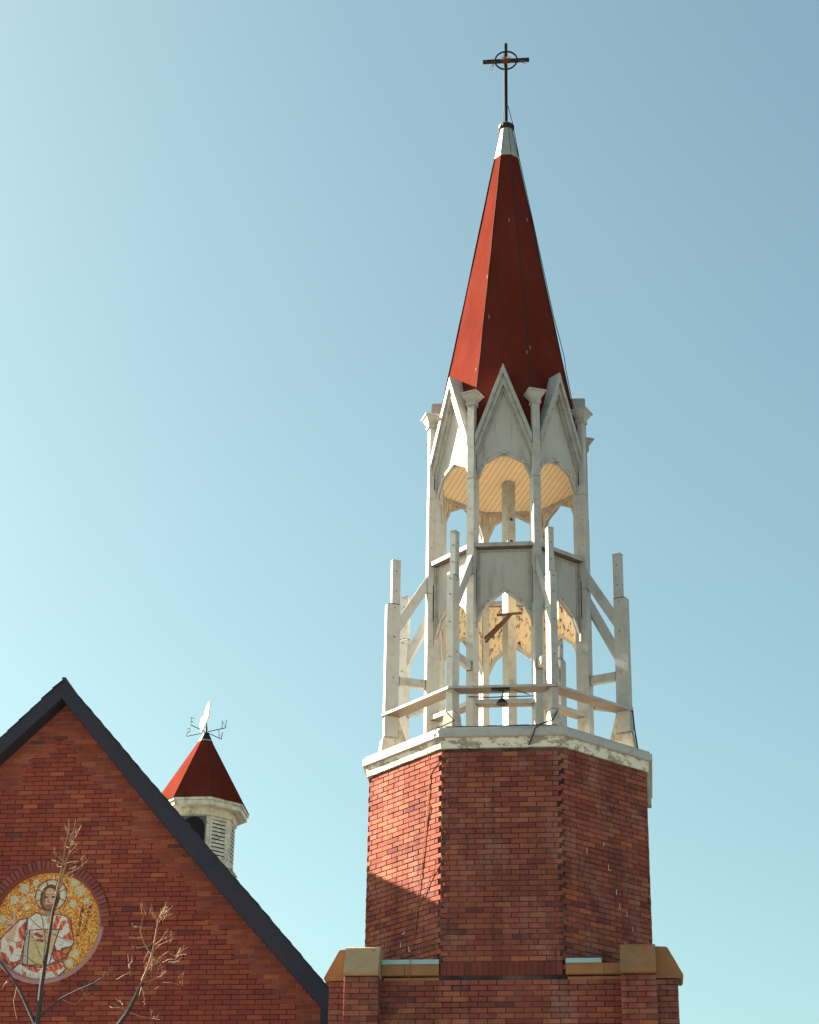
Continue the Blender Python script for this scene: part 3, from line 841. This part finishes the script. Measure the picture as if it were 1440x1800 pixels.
# roof: a slab on either side, slates along the verge, bargeboards in front
rf = MB()
def slab(mb, o_, i_, y0, y1, d=0.):
    for k in range(len(o_) - 1):
        a, b = o_[k], o_[k + 1]
        pa, pb = (a[0], lin(i_, a[0]) if k else i_[0][1]), (b[0], lin(i_, b[0]))
        pts = [a, b, pb, pa]
        if o_ is outer_r: pts = pts[::-1]
        mb.prism([(x, z - d) for x, z in pts], y0, y1)
slab(rf, outer_r, inner_r, .085, 15.5, .012); slab(rf, outer_l, inner_l, .085, 15.5, .012)
roof = C(rf, 'roof', 'slate')
sl = MB()
for pts, s_ in ((outer_r, 1), (outer_l, -1)):
    tot = abs(pts[-1][0] - pts[0][0]); n_ = int(tot / .15)
    for i in range(n_):
        xa = pts[0][0] + s_ * (i * .15 - .02); xb = xa + s_ * .172
        za_, zb_ = lin(pts, xa), lin(pts, xb)
        if i == 0: za_ = PK[1]
        tv = .004; th = .022 + rnd.uniform(-.006, .006)
        q = [(xa, za_ + tv), (xb, zb_ + th), (xb, zb_ + th - .016), (xa, za_ - .012)]
        if s_ > 0: q = q[::-1]
        sl.prism(q, .035 + rnd.uniform(-.012, .012), 15.5)
sl.build('slates', 'slate', roof, OC)
rt = MB(); rt.bar((PK[0], .055, PK[1] + .012), (PK[0], 15.5, PK[1] + .012), .05, .03); rt.build('ridge_tile', 'slate', roof, OC)
bb = MB(); slab(bb, outer_r, inner_r, .048, .082, .004); C(bb, 'bargeboard', 'barge')
bb = MB(); slab(bb, outer_l, inner_l, .05, .082, .004); C(bb, 'bargeboard', 'barge')
dp = MB(); dp.box(-2.53, -2.40, .10, .24, GZ, 6.26); dp.box(-2.54, -2.39, .09, .25, 6.2, 6.30); C(dp, 'downpipe', 'barge')
# brick arch over the roundel
ar = MB()
na = 42
for i in range(na):
    a0, a1 = math.pi * (i + .07) / na - .06, math.pi * (i + .93) / na - .06
    a0 += .06 * 2 * i / na; a1 += .06 * 2 * i / na
    ri, ro = .777, .893 + rnd.uniform(-.004, .004)
    pr = rnd.uniform(.018, .026)
    pts = [(MC + ri * math.cos(a0), MZ + ri * math.sin(a0)), (MC + ro * math.cos(a0), MZ + ro * math.sin(a0)), (MC + ro * math.cos(a1), MZ + ro * math.sin(a1)), (MC + ri * math.cos(a1), MZ + ri * math.sin(a1))]
    ar.prism(pts, YF - pr, YF + .06)
C(ar, 'brick_arch', 'brick_arch')
am = MB()
for i in range(48):
    a0, a1 = math.pi * i / 48, math.pi * (i + 1) / 48
    am.prism([(MC + r_ * math.cos(t_), MZ + r_ * math.sin(t_)) for r_, t_ in ((.782, a0), (.90, a0), (.90, a1), (.782, a1))], YF - .008, YF + .05)
C(am, 'arch_mortar', 'mortar_facade')

# ------------------------------------------------------------------ mosaic roundel
om = (MC, YF, MZ)
mos = thing('mosaic', 'round gold mosaic of a haloed person in white and red robes on the gable', 'mosaic', Matrix.Rotation(-DEL, 3, 'Z') @ Vector(om), -DEL)
fr_ = MB()
prof = [(.826, YF - .002), (.805, YF - .008), (.775, YF - .004), (.732, YF + .085), (.70, YF + .10), (.826, YF + .10)]
k = 0; n_ = 72
for (r_, y_) in prof:
    for j in range(n_):
        a = 2 * math.pi * j / n_; fr_.v.append((MC + r_ * math.cos(a), y_, MZ + r_ * math.sin(a)))
for i in range(len(prof)):
    i2 = (i + 1) % len(prof)
    for j in range(n_):
        j2 = (j + 1) % n_; fr_.f.append((i * n_ + j, i * n_ + j2, i2 * n_ + j2, i2 * n_ + j)); fr_.mi.append(0)
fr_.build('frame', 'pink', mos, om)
def inside(p, poly):
    x, y = p; r_ = False; j = len(poly) - 1
    for i in range(len(poly)):
        xi, yi = poly[i]; xj, yj = poly[j]
        if (yi > y) != (yj > y) and x < (xj - xi) * (y - yi) / (yj - yi) + xi: r_ = not r_
        j = i
    return r_
def dseg(p, a, b):
    ax, ay = a; bx_, by = b; dx, dy = bx_ - ax, by - ay; L2 = dx * dx + dy * dy or 1
    t_ = max(0, min(1, ((p[0] - ax) * dx + (p[1] - ay) * dy) / L2))
    return math.hypot(p[0] - ax - t_ * dx, p[1] - ay - t_ * dy)
WH, RD, DR, SK, SD, HR, BK, CR, INK, OR = (.66, .60, .545), (.54, .07, .045), (.26, .035, .045), (.58, .36, .25), (.30, .16, .11), (.15, .05, .035), (.52, .42, .24), (.66, .56, .42), (.06, .04, .06), (.62, .22, .04)
POLY = [
 (WH, [(100, 1470), (290, 1320), (420, 1360), (560, 1380), (690, 1340), (810, 1310), (860, 1400), (760, 1500), (560, 1570), (380, 1550), (220, 1500)]),
 (RD, [(110, 1400), (300, 1260), (310, 1320), (180, 1440)]), (RD, [(300, 1330), (430, 1360), (560, 1400), (520, 1440), (400, 1400)]),
 (RD, [(330, 1410), (380, 1430), (400, 1540), (370, 1540)]), (RD, [(600, 1390), (760, 1320), (840, 1360), (800, 1400), (640, 1430)]), (RD, [(600, 1440), (640, 1430), (600, 1540), (560, 1550)]),
 (RD, [(700, 1420), (740, 1410), (780, 1480), (740, 1480)]),
 (WH, [(0, 1060), (90, 960), (240, 800), (340, 780), (345, 960), (320, 1120), (300, 1290), (170, 1340), (60, 1260), (10, 1150)]),
 (RD, [(240, 900), (320, 820), (345, 930), (300, 1060), (250, 1010)]), (DR, [(300, 840), (325, 825), (350, 930), (330, 1000)]), (RD, [(0, 1040), (60, 985), (40, 1060), (50, 1150), (10, 1150)]),
 (RD, [(50, 1180), (110, 1200), (180, 1300), (240, 1310), (150, 1345), (60, 1270)]), (RD, [(220, 1080), (310, 1040), (300, 1150), (240, 1140)]), (RD, [(140, 1090), (210, 1150), (190, 1230), (150, 1160)]),
 (WH, [(330, 790), (440, 715), (560, 760), (700, 735), (800, 760), (870, 820), (930, 1080), (900, 1150), (850, 1260), (710, 1310), (660, 1350), (330, 1350), (320, 1000)]),
 (RD, [(690, 745), (745, 765), (720, 860), (690, 940), (640, 930)]), (RD, [(745, 830), (800, 810), (820, 840), (760, 940), (730, 920)]), (RD, [(820, 800), (880, 830), (930, 1060), (860, 1060), (780, 1030), (850, 930)]),
 (WH, [(800, 850), (850, 850), (860, 960), (780, 1010)]), (DR, [(640, 1100), (700, 1110), (770, 1250), (720, 1300), (680, 1200)]), (OR, [(590, 770), (640, 740), (630, 830), (580, 860)]),
 ((.42, .40, .40), [(320, 960), (375, 920), (380, 1345), (320, 1330)]),
 (BK, [(375, 925), (740, 920), (720, 990), (690, 1120), (655, 1345), (385, 1345)]), (WH, [(420, 930), (560, 935), (540, 960), (430, 965)]), (WH, [(560, 1180), (670, 1230), (650, 1340), (560, 1340)]),
 (RD, [(680, 1190), (800, 1170), (915, 1120), (850, 1270), (750, 1305), (700, 1270)]), (OR, [(790, 1150), (910, 1130), (860, 1220), (800, 1220)]),
 (WH, [(700, 1000), (830, 1040), (935, 1085), (900, 1150), (700, 1085)]),
 (SK, [(450, 950), (560, 930), (690, 990), (705, 1080), (600, 1075), (490, 1050)]), (SD, [(450, 960), (540, 1000), (530, 1015), (450, 985)]), (SD, [(480, 1040), (560, 1050), (550, 1065), (480, 1060)]),
 (SK, [(100, 985), (205, 950), (195, 1050), (130, 1090), (100, 1050)]),
 (SK, [(75, 830), (130, 800), (150, 680), (190, 670), (180, 810), (245, 800), (220, 900), (195, 960), (115, 970), (90, 900)]), (SD, [(135, 790), (150, 690), (160, 690), (155, 800)]), (SD, [(90, 850), (170, 850), (165, 870), (95, 875)]),
]
OUT = [POLY[i][1] for i in (0, 7, 14, 22, 25, 26, 29, 30)]
ROUND = [(265, 425, 56), (400, 350, 38), (155, 555, 52), (270, 565, 34), (30, 790, 48), (950, 455, 60), (880, 620, 44), (1040, 580, 38), (955, 1220, 45), (895, 1330, 50), (870, 345, 48), (320, 655, 32)]
GL = {'S': ('011', '100', '010', '001', '110'), 'A': ('010', '101', '111', '101', '101'), 'L': ('100', '100', '100', '100', '111'), 'V': ('101', '101', '101', '101', '010'),
      'T': ('111', '010', '010', '010', '010'), 'O': ('010', '101', '101', '101', '010'), 'R': ('110', '101', '110', '101', '101'), 'N': ('101', '111', '111', '101', '101'), 'E': ('111', '100', '110', '100', '111')}
WORD = []
for i, ch in enumerate('SALVATOR'): WORD.append((ch, 985 - i * 5.0, 628 + i * 49))
for i, ch in enumerate('NOSTER'): WORD.append((ch, 1072 - i * 8.0, 640 + i * 58))
SPK = [[rnd.random() for _ in range(97)] for _ in range(97)]
def tile_col(X, Y):
    p = (X, Y)
    for (ch, lx, ly) in WORD:
        cx_, cy_ = (X - lx) / 11.5, (Y - ly) / 9.0
        if 0 <= cx_ < 3 and 0 <= cy_ < 5 and GL[ch][int(cy_)][int(cx_)] == '1': return (.075, .03, .045)
    ex, ey = (X - 583) / 82, (Y - 545) / 132
    if ex * ex + ey * ey < 1:
        if Y > 605 + 40 * (1 - abs(ex)) ** 2 * 0 and (Y > 615 or abs(ex) > .8):
            if abs(Y - 632) < 8 and abs(X - 580) < 32: return (.36, .10, .08)
            return (.30, .14, .08) if abs(ex) < .9 else HR
        if abs(Y - 527) < 11 and (abs(X - 545) < 27 or abs(X - 632) < 27): return INK
        if abs(Y - 497) < 7 and 15 < abs(X - 588) < 78: return (.10, .05, .05)
        if abs(X - 568) < 6 and 510 < Y < 590: return SD
        if abs(Y - 592) < 6 and abs(X - 583) < 22: return SD
        if ex < -.55: return SD
        return SK
    hx, hy = (X - 588) / 122, (Y - 540) / 168
    if hx * hx + hy * hy < 1 and Y < 700: return HR if abs(hx) < .93 else INK
    if 535 < X < 645 and 660 < Y < 760: return (.36, .22, .17)
    for poly in OUT:
        for i in range(len(poly)):
            if dseg(p, poly[i], poly[(i + 1) % len(poly)]) < 7.5: return (.16, .05, .06)
    for c_, poly in reversed(POLY):
        if inside(p, poly):
            if c_ is RD:      # folds: streaks of orange and pink tesserae through the red
                w_ = math.sin((X * .9 - Y * .45) * .11) + rnd.uniform(-.5, .5)
                return (.66, .36, .28) if w_ > 1.0 else (.60, .16, .06) if w_ > .2 else RD
            if c_ is WH and math.sin((X * .8 + Y * .5) * .06) + rnd.uniform(-.4, .4) > 1.05: return (.52, .38, .34)
            return c_
    dh = math.hypot(X - 600, Y - 505)
    if dh < 198:
        if dh > 186: return (.10, .04, .04)
        if abs((math.degrees(math.atan2(Y - 505, X - 600)) % 45) - 22) < 2.5: return (.20, .10, .08)
        return CR if (int(dh / 40) % 2) else (.58, .42, .32)
    for tri in ([(585, 330), (612, 255), (640, 330)], [(400, 470), (300, 495), (400, 530)], [(790, 470), (840, 512), (790, 530)]):
        if inside(p, tri): return CR
    for (cx_, cy_, cr_) in ROUND:
        d_ = math.hypot(X - cx_, Y - cy_)
        if d_ < cr_: return (.50, .45, .33) if (int(math.degrees(math.atan2(Y - cy_, X - cx_)) / 30) % 2) else (.58, .53, .40)
    q_ = rnd.random()
    q_ = (q_ + 1.4 * SPK[int(X / 16) % 97][int(Y / 16) % 97]) / 2.4
    return (.26, .07, .025) if q_ < .22 else (.55, .16, .03) if q_ < .42 else (.76, .28, .04) if q_ < .62 else (.86, .38, .075) if q_ < .80 else (.95, .70, .30) if q_ < .92 else (.98, .88, .60)
mt = MB(); cols = []
TS = .0088; ym = YF + .072
nT = int(.74 / TS) + 1
for i in range(-nT, nT + 1):
    for j in range(-nT, nT + 1):
        x, z = i * TS + rnd.uniform(-.0008, .0008), j * TS + rnd.uniform(-.0008, .0008)
        if x * x + z * z > .738 ** 2: continue
        X, Y = 580 + x / .00793 * 6.857, 871 - z / .0079 * 6.857
        c_ = tile_col(X, Y); v_ = rnd.uniform(.78, 1.18)
        cols.append((*[min(.95, q * v_ * 1.4) for q in c_], 1))
        h_ = TS * .47; t1, t2 = rnd.uniform(-.0016, .0016), rnd.uniform(-.0016, .0016)
        mt.poly([(MC + x - h_, ym + t1 + t2, MZ + z - h_), (MC + x + h_, ym - t1 + t2, MZ + z - h_), (MC + x + h_, ym - t1 - t2, MZ + z + h_), (MC + x - h_, ym + t1 - t2, MZ + z + h_)])
mo = mt.build('tesserae', 'mosaic', mos, om, False)
ca_ = mo.data.color_attributes.new('tile', 'FLOAT_COLOR', 'CORNER')
buf = []
for c_ in cols: buf += list(c_) * 4
ca_.data.foreach_set('color', buf)
gr = MB()
gr.poly([(MC + .745 * math.cos(2 * math.pi * i / 64), ym + .005, MZ + .745 * math.sin(2 * math.pi * i / 64)) for i in range(64)])
gr.build('grout', 'wood_old', mos, om)

# ------------------------------------------------------------------ cupola on the ridge
CX, CY = -6.42, 9.9
cupola = thing('cupola', 'small octagonal white louvred cupola with a red pyramid roof on the church ridge', 'cupola', Matrix.Rotation(-DEL, 3, 'Z') @ Vector((CX, CY, 10.0)), -DEL)
ocu = (0, 0, 10.0)
def K(mb, name, mats, parent=None, fix=True): return mb.build(name, mats, parent or cupola, ocu, fix)
q = MB(); q.ring([(.93, 11.84), (.12, 13.23), (.01, 13.23), (.01, 11.84)], 22.5); cro = K(q, 'roof', 'red')
q = MB(); q.ring([(.135, 13.215), (.06, 13.37), (.02, 13.40), (.01, 13.40), (.01, 13.215)], 22.5); q.build('roof_cap', 'iron', cro, ocu)
q = MB(); q.ring([(.143, 13.195), (.143, 13.213), (.11, 13.213), (.11, 13.195)], 22.5); q.build('roof_band', 'trim', cro, ocu)
q = MB()
q.ring([(.915, 11.79), (.915, 11.838), (.6, 11.838), (.6, 11.79)], 22.5); q.ring([(.885, 11.70), (.885, 11.788), (.6, 11.788), (.6, 11.70)], 22.5)
q.ring([(.70, 11.56), (.70, 11.70), (.5, 11.70), (.5, 11.56)], 22.5)
K(q, 'eaves', 'cup')
q = MB(); q.ring([(.66, 10.0), (.66, 11.6), (.05, 11.6), (.05, 10.0)], 22.5); K(q, 'body', 'cup')
q = MB(); q.ring([(.76, 10.62), (.70, 10.70), (.5, 10.70), (.5, 10.62)], 22.5); q.ring([(.71, 10.0), (.71, 10.618), (.5, 10.618), (.5, 10.0)], 22.5); K(q, 'skirt', 'cup')
AC = .66 * math.cos(R(22.5))
lv = MB()
lv.box(-.15, .15, -AC - .004, -AC + .002, 10.77, 11.50, 1)
for s_ in (-1, 1): lv.box(min(s_ * .15, s_ * .18), max(s_ * .15, s_ * .18), -AC - .02, -AC, 10.74, 11.53)
lv.box(-.15, .15, -AC - .02, -AC, 10.74, 10.77); lv.box(-.15, .15, -AC - .02, -AC, 11.50, 11.53)
for i in range(10):
    z_ = 10.775 + i * .073
    lv.hexa([(-.149, -AC - .018, z_), (.149, -AC - .018, z_), (.149, -AC - .006, z_ + .02), (-.149, -AC - .006, z_ + .02),
             (-.149, -AC - .018, z_ + .038), (.149, -AC - .018, z_ + .038), (.149, -AC - .006, z_ + .056), (-.149, -AC - .006, z_ + .056)])
louv = K(lv, 'louvre', ['cup', 'hole'])
around(louv, 0, [R(45 * k) for k in (1, 2, -1, -2, 3, -3)])
op = MB()
op.box(-.235, .235, -AC - .012, -AC, 10.72, 11.545, 0)
dpts = [(.215 * math.cos(R(180 * i / 24)), 11.315 + .215 * math.sin(R(180 * i / 24))) for i in range(25)] + [(-.215, 10.8), (.215, 10.8)]
op.prism(dpts[::-1], -AC - .016, -AC - .011, 1)
opn = K(op, 'arched_opening', ['cupdark', 'hole'])
around(opn, 0, [0, R(180)])

# ------------------------------------------------------------------ weathervane
ov = (0, 0, 13.36)
NAZ = R(50 + 9.3)
vane = thing('weathervane', 'weathervane with white plate and thin letters on the tip of the cupola', 'weathervane', Matrix.Rotation(-DEL, 3, 'Z') @ Vector((CX, CY, 13.36)), 0)
q = MB(); q.tube([(0, 0, 13.36), (0, 0, 13.50)], .022, 8); q.tube([(0, 0, 13.5), (0, 0, 13.58)], .011, 6); q.build('spindle', 'iron', vane, ov)
LET = {'N': [[(0, 0), (0, 1), (.8, 0), (.8, 1)]], 'E': [[(.75, 1), (0, 1), (0, 0), (.75, 0)], [(0, .5), (.55, .5)]], 'W': [[(0, 1), (.22, 0), (.5, .85), (.78, 0), (1, 1)]],
       'S': [[(.8, .85), (.6, 1), (.25, 1), (.05, .82), (.15, .6), (.65, .42), (.8, .2), (.6, 0), (.2, 0), (0, .15)]]}
for ch, az in (('N', NAZ), ('E', NAZ - math.pi / 2), ('S', NAZ + math.pi), ('W', NAZ + math.pi / 2)):
    d_ = Vector((math.sin(az), -math.cos(az), 0))
    q = MB(); q.tube([d_ * .04 + Vector((0, 0, 13.40)), d_ * .47 + Vector((0, 0, 13.40))], .0085, 6)
    arm = q.build('arm', 'iron', vane, ov)
    q = MB()
    for st in LET[ch]:
        hh = .155; wd = .12
        # lettering stands in the plane of its arm; S and E read from the one side, N and W from the other
        sg = -1 if ch in 'ES' else 1
        if ch == 'S': pts = [d_ * (.47 - (.8 - x) * wd + .02) + Vector((0, 0, 13.40 + z * hh)) for x, z in st]
        elif ch == 'E': pts = [d_ * (.47 - x * wd) + Vector((0, 0, 13.40 + z * hh)) for x, z in st]
        else: pts = [d_ * (.47 - .09 + x * wd) + Vector((0, 0, 13.40 + z * hh)) for x, z in st]
        q.tube(pts, .0075, 5)
    q.build('letter', 'iron', arm, ov)
pa = R(-52)
pu = Vector((math.cos(pa), math.sin(pa), 0)); pn = Vector((math.sin(pa), -math.cos(pa), 0))
outl = [(-.22, .02), (-.26, .20), (-.24, .38), (-.16, .45), (-.06, .44), (-.02, .50), (.03, .68), (.10, .76), (.22, .84), (.24, .70), (.21, .52), (.19, .36), (.10, .22), (.03, .13), (-.02, .10), (-.08, .0), (-.16, -.06)]
q = MB(); n_ = len(outl)
for s_ in (-1, 1):
    for (u, z) in outl: q.v.append(tuple(pu * (u * .66 - .02) + pn * (s_ * .012 + .03) + Vector((0, 0, 13.46 + z * .62))))
q.f.append(tuple(range(n_))); q.f.append(tuple(range(2 * n_ - 1, n_ - 1, -1))); q.mi += [0, 0]
for i in range(n_): q.f.append((i, (i + 1) % n_, n_ + (i + 1) % n_, n_ + i)); q.mi.append(0)
q.build('vane_plate', 'vane', vane, ov)

# ------------------------------------------------------------------ bare trees in front of the gable
CAMP = Vector((0, -27.173, 0))
def unproject(px, py, yl):
    """point of the photograph on the plane yl in front of the church, in church axes"""
    u, v = px - 720, py - 900; r_ = .01726
    u, v = u * math.cos(r_) + v * math.sin(r_), -u * math.sin(r_) + v * math.cos(r_)
    d_ = cam.matrix_world.to_3x3() @ (Matrix.Rotation(-.01726, 3, 'Z') @ Vector((u / 3647.7, -v / 3647.7, -1)))
    rot = Matrix.Rotation(DEL, 3, 'Z'); o_ = rot @ CAMP; d_ = rot @ d_
    t_ = (yl - o_.y) / d_.y
    return o_ + d_ * t_
def tree(label, yl, stems, base_px, twig_px, seed, group):
    rr = random.Random(seed)
    base = unproject(*base_px, yl); base.z = GZ
    rotm = Matrix.Rotation(-DEL, 3, 'Z')
    t_ = thing('bare_tree', label, 'tree', rotm @ base, -DEL, group)
    ob = tuple(base)
    tk = MB(); cr = MB()
    sc_ = 27.5 / 3647.7
    def twigs(p, d, L_, r_, lvl):
        n_ = 4; pts = [p]; dd = d.copy()
        for i in range(n_):
            dd = (dd + Vector((rr.uniform(-.28, .28), rr.uniform(-.28, .28), rr.uniform(-.1, .3)))).normalized()
            pts.append(pts[-1] + dd * L_ / n_)
        cr.tube(pts, [r_ * (1 - .17 * i) for i in range(n_ + 1)], 4)
        if lvl > 0:
            for i in range(rr.randint(1, 3)):
                q_ = pts[rr.randint(1, n_)]
                d2 = (dd + Vector((rr.uniform(-1, 1), rr.uniform(-.8, .8), rr.uniform(-.4, .7)))).normalized()
                twigs(q_, d2, L_ * rr.uniform(.3, .6), r_ * .75, lvl - 1)
    for (px, r0, r1, main) in stems:
        pts = [unproject(x, y, yl) for x, y in px]
        off_ = 0
        for i in range(1, len(pts)):
            off_ += rr.uniform(-.04, .04); pts[i].y += off_ if main else off_ * 1.5
        rad = [r0 + (r1 - r0) * i / (len(pts) - 1) for i in range(len(pts))]
        if main == 2:
            pts = [base, base + (pts[0] - base) * .5 + Vector((.03, 0, 0))] + pts; rad = [.10, r0 * 1.25] + rad
        (tk if main else cr).tube(pts, rad, 7 if main else 5)
    for (x, y, n_, L_, dx, dz) in twig_px:
        p = unproject(x, y, yl)
        for i in range(max(2, round(n_ * .65))):
            p2 = p + Vector((rr.uniform(-.03, .03), rr.uniform(-.03, .03), rr.uniform(-.05, .05)))
            d = Vector((dx + rr.uniform(-.5, .5), rr.uniform(-.7, .7), dz + rr.uniform(-.3, .4))).normalized()
            twigs(p2, d, L_ * rr.uniform(.8, 1.9), .0034, 2)
    tk.build('trunk', 'bark', t_, ob); cr.build('crown', 'twig', t_, ob)
tree('taller bare young tree standing in front of the round mosaic', .319 - 1.5,
     [([(58, 1830), (67, 1790), (73, 1730), (78, 1690), (86, 1640), (92, 1600), (98, 1575)], .038, .017, 2), ([(98, 1575), (106, 1550), (112, 1515), (117, 1480), (121, 1455), (122, 1441)], .017, .005, 0),
      ([(98, 1575), (108, 1558), (116, 1530), (122, 1500), (128, 1472), (136, 1443)], .014, .005, 0),
      ([(62, 1800), (45, 1765), (30, 1735), (15, 1712), (-5, 1685)], .026, .012, 1),
      ([(70, 1788), (85, 1775), (110, 1757), (140, 1742), (165, 1733), (185, 1722), (197, 1708)], .016, .005, 1),
      ([(77, 1700), (62, 1694), (50, 1684), (40, 1678)], .012, .004, 0), ([(76, 1698), (70, 1680), (58, 1650), (52, 1640)], .010, .004, 0), ([(76, 1690), (80, 1655), (74, 1615), (66, 1590), (58, 1570)], .011, .004, 0),
      ([(83, 1640), (60, 1622), (42, 1602), (28, 1592)], .010, .004, 0), ([(90, 1640), (115, 1652), (132, 1660)], .008, .003, 0), ([(72, 1650), (35, 1660), (10, 1650)], .008, .003, 0),
      ([(112, 1520), (100, 1516), (92, 1512)], .008, .004, 0), ([(114, 1518), (135, 1514), (150, 1508)], .007, .003, 0), ([(122, 1500), (132, 1490), (138, 1478)], .006, .003, 0),
      ([(110, 1757), (130, 1765), (150, 1752), (160, 1748)], .007, .003, 0), ([(30, 1735), (22, 1760), (28, 1790)], .008, .003, 0)],
     (55, 1850),
     [(117, 1485, 5, .12, -.6, .4), (122, 1490, 5, .12, .6, .4), (112, 1518, 6, .12, -.5, .3), (124, 1522, 6, .11, .7, .1), (121, 1505, 5, .1, .1, .6), (120, 1470, 4, .1, -.4, .6), (130, 1468, 4, .1, .5, .8), (118, 1540, 5, .13, .8, .4),
      (95, 1590, 3, .12, -.7, .3), (190, 1715, 5, .10, .2, .6), (170, 1730, 4, .13, .3, .3), (150, 1750, 4, .14, .4, .2), (40, 1680, 3, .1, -.6, .2), (60, 1580, 3, .12, -.3, .7), (58, 1650, 3, .1, -.5, .4), (12, 1725, 3, .08, -.2, -.4)], 11, 'young bare trees in front of the gable')
tree('smaller bare young tree right of the mosaic with sunlit twigs', .319 - 2.3,
     [([(196, 1835), (207, 1800), (221, 1778), (238, 1742), (250, 1724)], .036, .022, 2), ([(250, 1724), (258, 1705), (266, 1682), (271, 1660), (275, 1645), (279, 1628), (282, 1612)], .020, .007, 0),
      ([(282, 1614), (288, 1607), (293, 1598), (297, 1596)], .008, .003, 0), ([(282, 1612), (287, 1602), (291, 1596)], .007, .003, 0), ([(283, 1612), (295, 1610), (304, 1607)], .006, .003, 0),
      ([(268, 1680), (260, 1670), (252, 1655), (248, 1638), (248, 1628), (251, 1615), (253, 1607)], .009, .004, 0),
      ([(249, 1632), (258, 1630), (263, 1628)], .005, .003, 0), ([(250, 1630), (240, 1630), (238, 1628)], .005, .003, 0), ([(249, 1648), (238, 1650), (228, 1648)], .005, .003, 0),
      ([(274, 1650), (262, 1662), (250, 1665), (243, 1668)], .007, .003, 0), ([(262, 1672), (256, 1682), (252, 1690), (245, 1692)], .006, .003, 0), ([(273, 1664), (284, 1660), (296, 1653)], .006, .003, 0),
      ([(265, 1690), (280, 1688), (288, 1682), (300, 1675)], .007, .003, 0), ([(300, 1677), (308, 1680), (320, 1678), (329, 1679)], .006, .003, 0), ([(286, 1692), (298, 1688), (312, 1690)], .006, .003, 0),
      ([(253, 1726), (268, 1724), (280, 1718), (287, 1712)], .008, .004, 0), ([(286, 1727), (300, 1728), (318, 1733)], .005, .003, 0), ([(249, 1735), (246, 1750), (244, 1752)], .006, .003, 0), ([(251, 1738), (253, 1755), (254, 1762)], .005, .003, 0),
      ([(222, 1776), (212, 1772), (200, 1774), (194, 1770)], .007, .003, 0), ([(228, 1780), (250, 1787), (266, 1788), (280, 1792)], .008, .004, 0), ([(228, 1700), (226, 1690), (223, 1675)], .005, .003, 0), ([(230, 1716), (227, 1702), (224, 1692)], .005, .003, 0), ([(205, 1722), (220, 1715), (230, 1708)], .005, .003, 0)],
     (190, 1850),
     [(282, 1616, 9, .12, .3, .6), (279, 1622, 5, .11, -.6, .4), (252, 1612, 3, .08, 0, .8), (240, 1630, 3, .06, -.6, .3), (272, 1665, 5, .1, .6, .3), (308, 1680, 7, .1, .6, .3), (300, 1690, 5, .09, .7, -.2), (285, 1715, 4, .08, .6, .3), (262, 1712, 6, .14, .3, .7),
      (243, 1668, 3, .07, -.6, .0), (296, 1655, 4, .08, .6, .5), (318, 1728, 3, .08, .4, .5), (216, 1772, 6, .09, -.5, .4), (268, 1788, 5, .09, .5, .3), (254, 1760, 2, .06, .1, -.6), (258, 1738, 3, .12, .2, .2), (225, 1695, 3, .08, 0, .7), (265, 1700, 4, .1, .5, .2)], 23, 'young bare trees in front of the gable')
